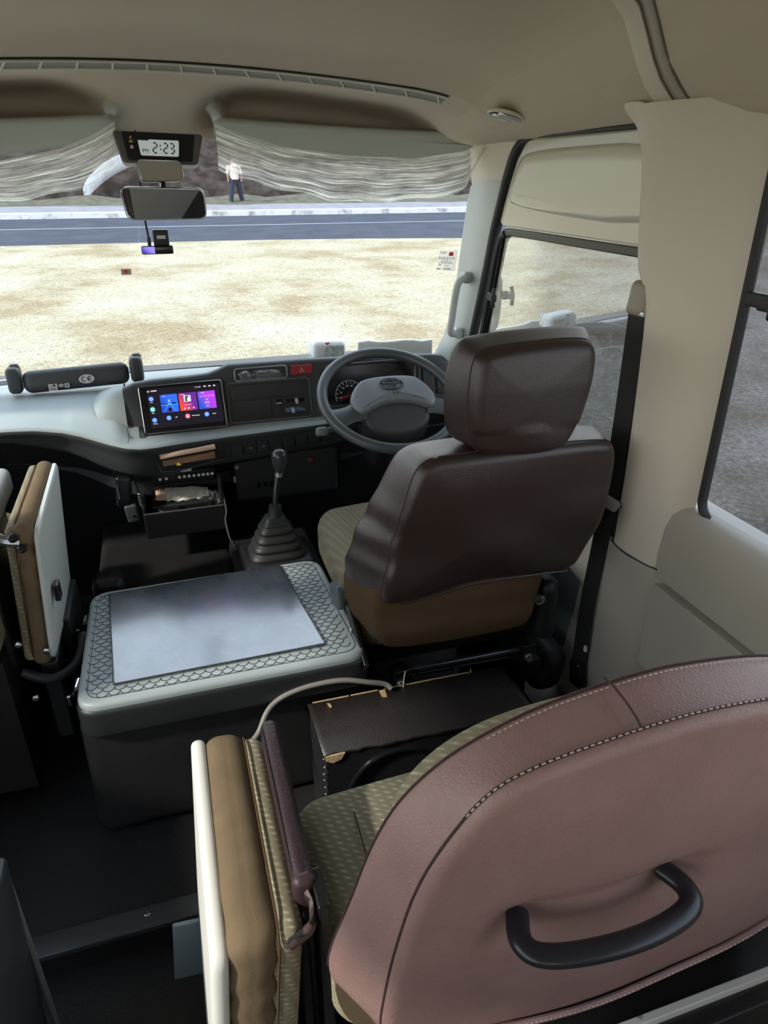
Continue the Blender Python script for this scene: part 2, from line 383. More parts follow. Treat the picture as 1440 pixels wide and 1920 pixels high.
def tag(o, label=None, cat=None, group=None, kind=None):
    if label: o['label'] = label
    if cat: o['category'] = cat
    if group: o['group'] = group
    if kind: o['kind'] = kind
    return o
def wloc(o):
    p = V((0, 0, 0))
    while o: p += o.location; o = o.parent
    return p
def thing(name, loc, label, cat, group=None):
    o = bpy.data.objects.new(name, None); COL.objects.link(o); o.location = loc; o.empty_display_size = .05
    return tag(o, label, cat, group)
def obj(name, mb, m, parent=None, smooth=True, bevel=0, sub=0, solid=0, label=None, angle=40):
    me = bpy.data.meshes.new(name)
    bmesh.ops.remove_doubles(mb.bm, verts=mb.bm.verts, dist=1e-6)
    bmesh.ops.recalc_face_normals(mb.bm, faces=mb.bm.faces)
    off = wloc(parent) if parent else V((0, 0, 0))
    if parent: bmesh.ops.translate(mb.bm, verts=mb.bm.verts, vec=-off)
    mb.bm.to_mesh(me); mb.bm.free()
    o = bpy.data.objects.new(name, me); COL.objects.link(o); me.materials.append(M[m] if isinstance(m, str) else m)
    if parent: o.parent = parent
    if smooth:
        for p in me.polygons: p.use_smooth = True
        if not sub:
            me.set_sharp_from_angle(angle=math.radians(angle))
    if solid:
        md = o.modifiers.new('solid', 'SOLIDIFY'); md.thickness = solid; md.offset = 0
    if bevel:
        md = o.modifiers.new('bevel', 'BEVEL'); md.width = bevel; md.segments = 3; md.limit_method = 'ANGLE'; md.angle_limit = math.radians(35)
    if sub:
        md = o.modifiers.new('sub', 'SUBSURF'); md.levels = sub; md.render_levels = sub
    if label: o['label'] = label
    return o
def struct(name, mb, m, **k):
    p = k.get('parent'); o = obj(name, mb, m, **k)
    if not p: o['kind'] = 'structure'
    return o
def top_mesh(name, mb, m, label, cat, group=None, **k):
    o = obj(name, mb, m, **k)
    # put the object's origin at its own base
    me = o.data; zs = [v.co.z for v in me.vertices]
    c = sum((v.co for v in me.vertices), V()) / len(me.vertices); c.z = min(zs)
    me.transform(Matrix.Translation(-c)); o.location = c
    return tag(o, label, cat, group)
def smooth_closed(pts, n=3):
    for _ in range(n):
        q = []
        for i in range(len(pts)):
            a = pts[i]; b = pts[(i+1) % len(pts)]
            q += [(a[0]*.75 + b[0]*.25, a[1]*.75 + b[1]*.25), (a[0]*.25 + b[0]*.75, a[1]*.25 + b[1]*.75)]
        pts = q
    return pts
def spline(pts, n=8):
    """Catmull-Rom through points"""
    P = [V(p) for p in pts]; out = []
    for i in range(len(P) - 1):
        a = P[max(i-1, 0)]; b = P[i]; c = P[i+1]; d = P[min(i+2, len(P)-1)]
        for k in range(n):
            t = k/n
            out.append(.5*((2*b) + (c-a)*t + (2*a-5*b+4*c-d)*t*t + (3*b-a-3*c+d)*t**3))
    return out + [P[-1]]
def interp(x, tab):
    if x <= tab[0][0]: return tab[0][1]
    for (a, fa), (b, fb) in zip(tab, tab[1:]):
        if x <= b: return fa + (fb - fa) * (x - a) / (b - a)
    return tab[-1][1]
def sstep(t): t = max(0, min(1, t)); return t*t*(3-2*t)
def lettering(s, size, origin, xd, yd, m, parent, name='lettering', align='CENTER', depth=.0004, lift=.0006):
    cu = bpy.data.curves.new('lettering', 'FONT'); cu.body = s; cu.size = size; cu.align_x = align; cu.align_y = 'CENTER'; cu.extrude = depth; cu.resolution_u = 3
    t = bpy.data.objects.new('lettering_source', cu); COL.objects.link(t)
    bpy.context.view_layer.update()
    me = bpy.data.meshes.new_from_object(t.evaluated_get(bpy.context.evaluated_depsgraph_get()))
    bpy.data.objects.remove(t); bpy.data.curves.remove(cu)
    xd = V(xd).normalized(); yd = V(yd).normalized(); zd = xd.cross(yd)
    mt = Matrix((xd, yd, zd)).transposed().to_4x4(); mt.translation = V(origin) + zd*lift - wloc(parent)
    me.transform(mt); me.materials.clear(); me.materials.append(M[m] if isinstance(m, str) else m)
    o = bpy.data.objects.new(name, me); COL.objects.link(o); o.parent = parent
    return o

# ---------------------------------------------------------------- outdoors
def gz(y): return -.95 + .035 * y
def road_edge(x): return 20.2 - .0135 * max(0, x - .5) ** 2 * (1 if x < 9 else 1) if x < 9 else 20.2 - .0135*8.5**2 - (x - 9) * .23
mb = MB()
xs = [-60, -40, -25, -15, -10, -7, -5, -3, -1, 0, 1, 2, 3, 4, 5, 6, 7, 8, 9, 12, 16, 22, 30, 45, 60]
rows = []
for k in range(9):
    t = k / 8
    rows.append([(x, -30 + (max(6, road_edge(x)) + 30) * t, gz(-30 + (max(6, road_edge(x)) + 30) * t)) for x in xs])
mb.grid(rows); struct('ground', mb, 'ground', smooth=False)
mb = MB(); mb.grid([[(x, max(6, road_edge(x)) - .05, gz(max(6, road_edge(x)) - .05) - .02) for x in xs], [(x, 27.55, gz(27.55) - .02) for x in xs]])
struct('road', mb, 'asphalt', smooth=False)
mb = MB(); mb.box((0, 24.2, gz(24.2) - .012), (60, .07, .004), Matrix.Rotation(.035, 3, 'X')); struct('road_line', mb, 'roadline', smooth=False)
mb = MB(); mb.box((0, 27.7, gz(27.7) + .03), (60, .16, .13)); struct('kerb', mb, 'kerb', bevel=.03)
mb = MB(); mb.grid([[(-60, 27.7, gz(27.7) + .14), (60, 27.7, gz(27.7) + .14)], [(-60, 31.4, gz(31.4) + .1), (60, 31.4, gz(31.4) + .1)]]); struct('footpath', mb, 'path', smooth=False)
mb = MB(); mb.grid([[(x, 31.0 + .25*math.sin(x*1.3) , gz(31) + .06) for x in range(-30, 31)], [(x, 33.2 + .4*math.sin(x*.9), gz(33.2) + .32 + .08*math.sin(x*2.1)) for x in range(-30, 31)]]); struct('grass_verge', mb, 'grass')
mb = MB(); rows = []
for j in range(13):
    y = 32.5 + j * .8
    rows.append([(x*.8, y + .3*math.sin(x*.7 + j), gz(33) - .25 + j*.52 + .18*math.sin(x*1.7 + j*2.3) + .1*math.sin(x*.53 - j)) for x in range(-55, 56)])
mb.grid(rows); struct('bank', mb, 'bank')

# fallen pale slab lying on the bank
mb = MB(); sl = spline([(-2.25, 33.0, .62), (-1.9, 33.4, 1.05), (-1.2, 33.9, 1.55), (-.2, 34.4, 2.0), (.6, 34.8, 2.25)], 5)
mb.tube(sl, [.2, .26, .3, .32, .34, .36, .36, .36, .36, .36, .36, .36, .36, .36, .36, .36, .36, .36, .36, .34, .3], 8, flat=(1, .35), up=(0, -.5, .8))
top_mesh('concrete_slab', mb, 'concrete', 'pale curved slab lying on the brown bank across the road', 'slab')

# person standing by the far footpath
def person():
    t = thing('person', (3.6, 31.6, gz(31.6) + .08), 'person in dark trousers and pale top standing across the road', 'person')
    me = bpy.data.meshes.new('body'); base = V((3.6, 31.6, gz(31.6) + .1))
    pts = [((0, 0, .95), .15), ((0, 0, 1.15), .14), ((0, 0, 1.38), .17), ((0, 0, 1.50), .06), ((0, -.01, 1.58), .09), ((0, -.01, 1.70), .09),
           ((-.13, 0, .86), .10), ((-.17, -.05, .47), .07), ((-.2, -.02, .08), .05), ((-.21, -.14, .04), .045),
           ((.13, 0, .86), .10), ((.2, .1, .47), .07), ((.27, .2, .08), .05), ((.27, .08, .04), .045),
           ((-.21, 0, 1.40), .06), ((-.27, .02, 1.12), .045), ((-.26, -.1, .9), .035), ((-.26, -.14, .82), .035),
           ((.21, 0, 1.40), .06), ((.27, .02, 1.12), .045), ((.26, -.1, .9), .035), ((.26, -.14, .82), .035)]
    ed = [(0,1),(1,2),(2,3),(3,4),(4,5),(0,6),(6,7),(7,8),(8,9),(0,10),(10,11),(11,12),(12,13),(2,14),(14,15),(15,16),(16,17),(2,18),(18,19),(19,20),(20,21)]
    me.from_pydata([p for p, _ in pts], ed, [])
    o = bpy.data.objects.new('body', me); COL.objects.link(o); o.parent = t
    md = o.modifiers.new('skin', 'SKIN'); sk = me.skin_vertices[0].data if me.skin_vertices else None
    if sk is None:
        bm = bmesh.new(); bm.from_mesh(me); bm.verts.layers.skin.verify(); bm.to_mesh(me); bm.free(); sk = me.skin_vertices[0].data
    for i, (_, r) in enumerate(pts): sk[i].radius = (r, r)
    sk[0].use_root = True
    sb = o.modifiers.new('sub', 'SUBSURF'); sb.levels = 1; sb.render_levels = 1
    me.materials.append(M['skin'])
    def cloth(name, rings, m):
        q = MB()
        for R in rings: q.tube([base + V(p) for p, _ in R], [r for _, r in R], 10)
        obj(name, q, m, t)
    cloth('trousers', [[((0, 0, 1.02), .165), ((0, 0, .9), .175), ((-.03, 0, .84), .15)], [((-.1, 0, .93), .13), ((-.17, -.05, .47), .105), ((-.2, -.02, .1), .09)], [((.1, 0, .93), .13), ((.2, .1, .47), .105), ((.27, .2, .1), .09)]], 'suit')
    cloth('shirt', [[((0, 0, .9), .18), ((0, 0, 1.15), .17), ((0, 0, 1.38), .19), ((0, 0, 1.48), .08)], [((-.19, 0, 1.40), .08), ((-.27, .02, 1.12), .07)], [((.19, 0, 1.40), .08), ((.27, .02, 1.12), .07)]], 'shirt')
    q = MB(); q.sphere(base + V((0, .015, 1.68)), .105, 8, (1, 1, .9)); obj('hair', q, 'hair', t)
person()

# pale boarded house far off to the right
t = thing('house', (30, 26, gz(26)), 'pale boarded house far off beyond the right side window', 'house')
mb = MB(); mb.box((30, 29, 2.0), (5, 3.5, 2.6)); obj('wall', mb, 'wallboard', t)
mb = MB()
for k in range(14): mb.box((30, 25.49, -.2 + k*.35), (5, .02, .012))
for k in range(14): mb.box((24.99, 29, -.2 + k*.35), (.02, 3.5, .012))
obj('board_joint', mb, 'path', t)
mb = MB(); mb.box((27.5, 25.46, 1.2), (.7, .05, 1.1)); w = obj('door', mb, 'shell_blue', t)
mb = MB(); mb.prism([(24.6, 25, 4.6), (35.4, 25, 4.6), (30, 25, 6.4)], (0, 8, 0)); obj('roof', mb, 'path', t)

# ---------------------------------------------------------------- bus shell
XL, XR = -.93, 1.0
# --- headliner: one continuous surface, flat above, coved at the sides, wrapping down over the windscreen header
PROF = [(-2.3, 1.73), (-1.2, 1.73), (-.2, 1.725), (.6, 1.715), (1.1, 1.69), (1.45, 1.672), (1.75, 1.660), (1.88, 1.655), (1.93, 1.649), (1.96, 1.641), (1.985, 1.630), (2.005, 1.618), (2.02, 1.608), (2.03, 1.604),
        (2.10, 1.592), (2.14, 1.586), (2.22, 1.568), (2.28, 1.549), (2.325, 1.524), (2.35, 1.502), (2.365, 1.482), (2.372, 1.468), (2.38, 1.455)]
POCKET = [(2.24, 1.590), (2.35, 1.588), (2.50, 1.576), (2.525, 1.54), (2.47, 1.513), (2.365, 1.503), (2.345, 1.455)]
GX = [(0, 1), (.68, 1), (.74, .97), (.78, .90), (.81, .80), (.84, .58), (.86, .42), (.885, .30), (.92, .17), (.96, .05), (1.0, 0)]
def crown(x): return ((x - .03) / .95)
def hl(x, y, z):
    c = abs(crown(x)); zz = z - .105 * c ** 2 * sstep((y - .7) / 1.2) * max(0, min(1, (z - 1.44) / .10))
    gfac = interp(abs(x - .03), [(a*.97, b) for a, b in GX])
    if y > 1.4: y = y - .28 * c ** 2.2 * sstep((y - 1.4) / .6)
    return (x, y, 1.435 + (zz - 1.435) * gfac)
xs = sorted(set([-.97 + 1.97 * i / 44 for i in range(45)] + [.76, .79, .82, .85, .87, .9, .93, .95]))
pr = spline([(0, a, b) for a, b in PROF], 3)
pk = spline([(0, a, b) for a, b in PROF[:-7] + POCKET], 3)
def pocket(x): a = abs(x - .06); return sstep((a - .07)/.22) * sstep((.95 - a)/.25)
xs = sorted(set(xs + [-.03 - .012*i for i in range(12)] + [.15 + .012*i for i in range(12)]))
mb = MB(); mb.grid([[hl(x, p.y + (q.y - p.y)*pocket(x), p.z + (q.z - p.z)*pocket(x)) for x in xs] for p, q in zip(pr, pk)]); struct('ceiling', mb, 'headliner', angle=75)
mb = MB(); mb.box((.03, .06, 1.80), (1.0, 2.46, .02)); struct('roof', mb, 'shell')
# roof bow trim rising from the door post across the ceiling
def bow(mbx, y0, y1, dz):
    xx = [.03 + .95 * i / 50 for i in range(51)]
    rows = []
    for dy, dd in ((y0, 0), (y0 + .004, dz), ((y0+y1)/2, dz*1.15), (y1 - .004, dz), (y1, 0)):
        rows.append([V(hl(x, dy, interp(dy, PROF))) + V((-.35 * dd if x > .75 else 0, 0, -dd)) for x in [ -.9 + 1.86 * i / 90 for i in range(91)]])
    mbx.grid(rows)
mb = MB(); bow(mb, 1.185, 1.235, .012); struct('trim_1', mb, 'cream', angle=60)
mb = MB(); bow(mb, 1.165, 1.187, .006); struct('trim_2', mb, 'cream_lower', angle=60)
for nm, yy, dd in (('trim_11', 1.237, .001), ('trim_12', 1.1875, .008), ('trim_13', 1.163, .001)):
    mb = MB(); mb.tube([V(hl(x, yy, interp(yy, PROF))) + V((-.35*dd if x > .75 else 0, 0, -dd)) for x in [-.9 + 1.86*i/90 for i in range(91)]], .0022, 5); struct(nm, mb, 'bowline')

# --- floor
mb = MB(); mb.box((.03, 1.86, -.03), (.97, .85, .03)); struct('floor', mb, 'vinyl')
mb = MB(); mb.box((.03, -.62, -.12), (.97, 1.64, .03)); struct('lower_floor', mb, 'vinyl')
mb = MB(); mb.box((.03, 1.015, -.05), (.97, .012, .045)); struct('step_riser', mb, 'black')
# hump of the engine housing that the lid and gear lever stand on
mb = MB(); mb.rbox((.035, 1.475, .165), (.315, .225, .165), .035, 6, None, lambda p: (p.x * (1 + .05 * (.165 - p.z)), p.y - .05 * (.165 - p.z) * (1 if p.y < 0 else 0), p.z))
mb.rbox((-.08, 1.98, .15), (.20, .30, .15), .03, 5); mb.rbox((.235, 1.83, .165), (.125, .17, .165), .02, 4)
struct('engine_housing', mb, 'vinyl')
mb = MB(); mb.box((.03, 2.56, .3), (.95, .02, .32)); mb.box((.03, 2.36, .2), (.94, .02, .24)); struct('firewall', mb, 'black')
t = thing('floor_lump', (-.235, 1.80, .29), 'rounded black lump on the vinyl in front of the grey engine lid', 'cover')
mb = MB(); mb.rbox((-.235, 1.82, .32), (.045, .045, .035), .03, 3); obj('cover', mb, 'vinyl', t)
for i, (x, y, z) in enumerate([(-.15, 1.735, .302), (.07, 1.745, .302), (.105, 1.738, .302)]):
    mb = MB(); mb.lathe([(.013, 0), (.013, .004), (.008, .008)], (x, y, z - .003), n=12)
    top_mesh('mat_stud', mb, 'black', ['black plastic stud at the left of the vinyl edge before the engine lid', 'black plastic stud left of a pair before the gear boot', 'black plastic stud right of a pair, nearest the gear boot'][i], 'stud', 'studs holding the vinyl mat', angle=30)
# step edge strip with screws
t = thing('step_edge_strip', (-.25, 1.0, 0), 'dark metal strip with two screws along the step edge of the aisle', 'step strip')
mb = MB(); mb.prism([(-.47, 1.035, .002), (-.47, 1.03, .007), (-.47, 1.0, .007), (-.47, .985, .001), (-.47, .985, -.012), (-.47, 1.035, -.012)], (.5, 0, 0)); obj('strip', mb, mat('dark_step_strip', (.05, .055, .06), .35, .3), t, bevel=.002)
for x in (-.41, -.185):
    mb = MB(); mb.lathe([(.0065, 0), (.0065, .002), (.004, .003)], (x, 1.012, .0065), n=14); sc_ = obj('screw', mb, 'chrome', t)
    mb = MB(); mb.box((x, 1.012, .0095), (.004, .0008, .0006)); mb.box((x, 1.012, .0095), (.0008, .004, .0006)); obj('slot', mb, 'black', sc_)

# --- left wall, rear wall (outside the picture; they let daylight in)
mb = MB()
mb.box((XL - .03, -.1, .30), (.025, 2.3, .42)); mb.box((XL - .03, -.1, 1.52), (.025, 2.3, .09))
for y in (-2.3, -1.2, -.05, 1.12, 2.08): mb.box((XL - .03, y, 1.07), (.025, .045, .37))
struct('wall_left', mb, 'cream_lower')
mb = MB(); mb.grid([[(XL - .03, -2.3, .72), (XL - .03, 2.1, .72)], [(XL - .03, -2.3, 1.44), (XL - .03, 2.1, 1.44)]]); struct('window_4', mb, 'glass_front', smooth=False)
mb = MB(); mb.box((.03, -2.3, .4), (.97, .02, .52)); mb.box((.03, -2.3, 1.53), (.97, .02, .23)); mb.box((-.70, -2.3, 1.1), (.24, .02, .4)); mb.box((.76, -2.3, 1.1), (.24, .02, .4)); struct('wall_rear', mb, 'cream_lower')  # unseen rear wall, opening narrowed to cut light from behind
mb = MB(); mb.grid([[(-.48, -2.3, .9), (.54, -2.3, .9)], [(-.48, -2.3, 1.32), (.54, -2.3, 1.32)]]); struct('window_5', mb, 'glass_front', smooth=False)

# --- right wall below and above the passenger window
def sill(mbx, y0, y1):
    up = [(1.045, .745), (1.0, .742), (.985, .735), (.972, .715), (.966, .68), (.963, .62), (.963, .563), (.985, .556), (1.05, .556)]
    mbx.prism([(x, y0, z) for x, z in up], (0, y1 - y0, 0))
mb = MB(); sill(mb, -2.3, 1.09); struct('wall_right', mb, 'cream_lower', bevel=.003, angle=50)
mb = MB(); mb.prism([(1.05, -2.3, .552), (.985, -2.3, .552), (.961, -2.3, .545), (.961, -2.3, .33), (.985, -2.3, .322), (1.05, -2.3, .322)], (0, 3.37, 0))
mb.prism([(1.05, -2.3, .318), (.985, -2.3, .318), (.955, -2.3, .31), (.955, -2.3, -.1), (1.05, -2.3, -.1)], (0, 3.36, 0)); struct('wall_right_lower', mb, 'cream_lower', bevel=.003)
mb = MB(); mb.box((1.03, -.65, 1.52), (.03, 1.66, .10)); mb.box((1.03, -2.0, 1.08), (.03, .3, .36)); struct('wall_right_upper', mb, 'cream_lower')
mb = MB(); mb.grid([[(1.012, -1.72, .73), (1.012, 1.03, .73)], [(.985, -1.72, 1.44), (.985, 1.0, 1.44)]]); struct('window_3', mb, 'glass_tint', smooth=False)
def win_x(z): return 1.0 - (z - .73) * .045
wpts = []
for y, z in smooth_closed([(1.03, .715), (1.0, 1.45), (-1.72, 1.45), (-1.72, .715)], 3): wpts.append((win_x(z), y, z))
def rounded_rect_yz(y0a, y0b, z0, z1, y1, r=.05):
    out = []
    for cy, cz, a0 in ((y0a - r, z0 + r, 270), (y0b - r, z1 - r, 0), (y1 + r, z1 - r, 90), (y1 + r, z0 + r, 180)):
        for k in range(7): a = math.radians(a0 + 15*k); out.append((win_x(cz + r*math.sin(a)), cy + r*math.cos(a), cz + r*math.sin(a)))
    return out
mb = MB(); mb.tube(rounded_rect_yz(1.02, .995, .732, 1.425, -1.72, .035), .0095, 8, closed=True)
struct('window_3_seal', mb, 'rubber')
# --- door post (B pillar) trim: cross-sections given from the door side round to the passenger window
LV = [
 (1.475, [(.985, 1.345), (.925, 1.335), (.900, 1.305), (.888, 1.262), (.886, 1.235), (.893, 1.175), (.918, 1.125), (.950, 1.065), (.985, 1.0)]),
 (1.440, [(.995, 1.330), (.930, 1.322), (.910, 1.295), (.899, 1.262), (.897, 1.235), (.902, 1.172), (.925, 1.120), (.956, 1.060), (.990, 1.0)]),
 (1.405, [(.998, 1.292), (.940, 1.290), (.922, 1.280), (.909, 1.258), (.905, 1.235), (.908, 1.168), (.930, 1.115), (.960, 1.058), (.995, 1.0)]),
 (1.30, [(.999, 1.275), (.945, 1.275), (.927, 1.268), (.915, 1.250), (.911, 1.23), (.913, 1.163), (.934, 1.110), (.964, 1.056), (.998, 1.005)]),
 (1.20, [(.999, 1.265), (.950, 1.265), (.933, 1.260), (.922, 1.245), (.917, 1.225), (.918, 1.160), (.938, 1.106), (.968, 1.056), (1.0, 1.008)]),
 (1.172, [(.999, 1.255), (.952, 1.255), (.938, 1.250), (.926, 1.238), (.919, 1.218), (.920, 1.158), (.940, 1.105), (.969, 1.055), (1.0, 1.010)]),
 (1.150, [(.999, 1.215), (.960, 1.215), (.945, 1.212), (.932, 1.205), (.922, 1.196), (.921, 1.157), (.941, 1.104), (.970, 1.055), (1.0, 1.011)]),
 (1.0, [(.999, 1.212), (.965, 1.212), (.950, 1.210), (.938, 1.203), (.927, 1.192), (.926, 1.155), (.945, 1.102), (.974, 1.056), (1.0, 1.015)]),
 (.80, [(.999, 1.212), (.972, 1.212), (.957, 1.210), (.945, 1.203), (.935, 1.192), (.933, 1.152), (.950, 1.10), (.975, 1.060), (1.0, 1.03)]),
 (.70, [(.999, 1.216), (.975, 1.216), (.960, 1.214), (.948, 1.207), (.938, 1.195), (.936, 1.152), (.950, 1.10), (.966, 1.070), (1.0, 1.04)]),
 (.585, [(.999, 1.222), (.978, 1.222), (.963, 1.22), (.951, 1.212), (.941, 1.20), (.938, 1.155), (.950, 1.10), (.963, 1.068), (1.0, 1.04)]),
]
mb = MB(); mb.grid([[(x, y, z) for x, y in sec] for z, sec in LV]); struct('trim_3', mb, 'cream', sub=1)
# curled lip of the trim at its top front corner
mb = MB(); mb.grid([[(.893, 1.25, 1.480), (.898, 1.31, 1.482), (.915, 1.372, 1.483), (.945, 1.40, 1.482)], [(.896, 1.25, 1.468), (.903, 1.305, 1.468), (.922, 1.352, 1.466), (.955, 1.375, 1.462)],
                    [(.902, 1.25, 1.450), (.910, 1.295, 1.448), (.925, 1.322, 1.446), (.958, 1.335, 1.444)], [(.906, 1.25, 1.432), (.912, 1.285, 1.430), (.925, 1.300, 1.430), (.958, 1.305, 1.430)]]); struct('trim_4', mb, 'cream', sub=2)
# lower post trim spreading forward beside the driver
LW = [
 (.58, [(1.0, 1.30), (.975, 1.285), (.962, 1.25), (.945, 1.205), (.940, 1.155), (.951, 1.10), (.964, 1.066), (1.0, 1.04)]),
 (.57, [(1.0, 1.36), (.972, 1.335), (.958, 1.27), (.942, 1.207), (.937, 1.155), (.948, 1.10), (.962, 1.068), (1.0, 1.04)]),
 (.40, [(1.0, 1.40), (.975, 1.38), (.962, 1.30), (.945, 1.212), (.940, 1.165), (.950, 1.115), (.962, 1.075), (1.0, 1.05)]),
 (.20, [(1.0, 1.43), (.98, 1.41), (.965, 1.31), (.950, 1.217), (.944, 1.175), (.952, 1.13), (.962, 1.09), (1.0, 1.06)]),
 (.0, [(1.0, 1.45), (.985, 1.43), (.970, 1.32), (.955, 1.22), (.950, 1.185), (.955, 1.15), (.963, 1.11), (1.0, 1.07)]),
]
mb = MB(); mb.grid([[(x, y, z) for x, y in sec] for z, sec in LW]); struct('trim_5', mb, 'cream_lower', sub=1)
mb = MB(); mb.rbox((.978, 1.32, .55), (.022, .075, .16), .02, 4, Matrix.Rotation(.12, 3, 'X')); struct('trim_6', mb, 'cream')
# gaps between trim pieces
mb = MB(); mb.tube(spline([(.958, 1.255, .582), (.944, 1.205, .582), (.939, 1.155, .582), (.950, 1.10, .582), (.962, 1.066, .582)], 5), .0016, 6); struct('trim_gap', mb, 'rubber')

# --- driver door: painted panel above its window, seals, lower trim
SEAL = spline([(.955, 1.20, 1.447), (.955, 1.45, 1.447), (.955, 1.70, 1.446), (.957, 1.80, 1.443), (.960, 1.86, 1.425), (.965, 1.915, 1.36), (.972, 1.965, 1.28), (.978, 2.01, 1.20), (.985, 2.07, 1.05), (.990, 2.14, .88), (.992, 2.17, .74), (.992, 2.18, .5), (.992, 2.18, .1)], 6)
mb = MB(); mb.tube(SEAL, [.006 if p.y < 1.78 else .006 + .0105 * sstep((p.y - 1.78) / .12) for p in SEAL], 10); struct('door_1_seal', mb, 'rubber')
def door_front(z): return interp(z, [(.1, 2.17), (.74, 2.16), (.88, 2.125), (1.05, 2.055), (1.20, 1.995), (1.28, 1.95), (1.36, 1.90), (1.41, 1.86), (1.44, 1.81)])
def door_x(z): return interp(z, [(.1, 1.0), (.7, .995), (1.0, .988), (1.22, .975), (1.45, .958)])
top = [(y, z) for y, z in [(1.2, 1.222), (1.94, 1.222), (1.972, 1.228)]] 
def plate(mbx, poly, dx, th):
    mbx.prism([(door_x(z) + dx, y, z) for y, z in poly], (th, 0, 0))
mb = MB(); plate(mb, [(1.15, 1.222), (1.955, 1.222), (1.975, 1.235)] + [(door_front(z), z) for z in (1.28, 1.33, 1.37, 1.40, 1.425, 1.44)] + [(1.15, 1.442)], 0, .03)
dr = struct('door_1', mb, 'doorpaint', bevel=.006)
# raised pressing on the painted panel
pp = smooth_closed([(1.15, 1.255), (1.885, 1.272), (1.905, 1.30), (1.85, 1.392), (1.80, 1.418), (1.15, 1.42)], 2)
mb = MB(); n = len(pp)
cy = sum(p[0] for p in pp)/n; cz = sum(p[1] for p in pp)/n
def ins(k): return [(cy + (y-cy)*(1 - k*.06), cz + (z-cz)*(1 - k*.22)) for y, z in pp]
mb.rings([[(door_x(z) + .002, y, z) for y, z in pp], [(door_x(z) - .010, y, z) for y, z in ins(.45)], [(door_x(z) - .013, y, z) for y, z in ins(1)], [(door_x(z) - .012 , y, z) for y, z in ins(2)]]); obj('raised_panel', mb, 'doorpaint', dr, angle=70)
mb = MB(); mb.prism([(.99, 1.15, .68), (.975, 1.15, .66), (.968, 1.15, .55), (.972, 1.15, .3), (.985, 1.15, .05), (1.02, 1.15, .05), (1.02, 1.15, .68)], (0, 1.02, 0)); obj('lower_panel', mb, 'doorlow', dr, bevel=.004)
mb = MB(); mb.box((1.005, 1.66, .70), (.02, .51, .025)); obj('window_sill', mb, 'rubber', dr)
wt = spline([(.968, 1.15, 1.213), (.968, 1.5, 1.213), (.968, 1.86, 1.213), (.969, 1.925, 1.205), (.971, 1.955, 1.18), (.974, 1.985, 1.12), (.981, 2.03, 1.0), (.987, 2.075, .86), (.990, 2.11, .71)], 6)
mb = MB(); mb.tube([p for p in wt if p.z > 1.19], .0105, 8, flat=(1, .6), up=(0, 0, 1)); obj('window_rail', mb, mat('olive_grey_rubber', (.085, .085, .068), .45), dr)
mb = MB(); mb.tube([p for p in wt if p.z <= 1.21], .0115, 8); obj('window_channel', mb, 'rubber', dr)
mb = MB(); mb.box((.967, 1.275, 1.211), (.006, .012, .017)); obj('rail_clip', mb, 'rubber', dr, bevel=.003)
mb = MB(); mb.tube(spline([(.972, 1.935, 1.20), (.976, 1.965, 1.12), (.983, 2.01, 1.0), (.989, 2.055, .86), (.992, 2.09, .71)], 5), .007, 8); obj('glass_edge', mb, 'blackgloss', dr)
mb = MB()
ww = [(y, z) for y, z in [(1.15, .70), (2.09, .70), (2.055, .86), (2.015, 1.0), (1.97, 1.12), (1.93, 1.215), (1.15, 1.215)]]
mb.f([mb.v((interp(z, [(.7, 1.0), (1.215, .975)]), y, z)) for y, z in ww]); struct('window_2', mb, 'glass_side', smooth=False)
# catch on the door glass
t = thing('window_catch', (.965, 1.965, 1.0), 'small black catch on the front edge of the driver door glass', 'window catch')
mb = MB(); mb.box((.962, 1.972, 1.027), (.010, .012, .012), None, .003); obj('body', mb, 'black', t)
mb = MB(); mb.box((.955, 1.945, 1.027), (.006, .014, .010), None, .003); obj('slider', mb, 'black', t)
mb = MB(); mb.tube([(.955, 1.94, 1.055), (.95, 1.94, 1.03), (.955, 1.94, 1.0)], .006, 8); obj('grip', mb, 'black', t)
# catch on the passenger side window
t = thing('window_catch', (.98, .985, 1.16), 'black catch on the frame of the rear passenger window at right edge', 'window catch')
mb = MB(); mb.box((.978, .975, 1.166), (.008, .022, .012), None, .003); obj('body', mb, 'black', t)
mb = MB(); mb.box((.970, .945, 1.166), (.009, .016, .014), None, .004); obj('slider', mb, 'black', t)
mb = MB(); mb.rbox((.965, .922, 1.168), (.009, .010, .028), .005, 2); obj('grip', mb, 'black', t)

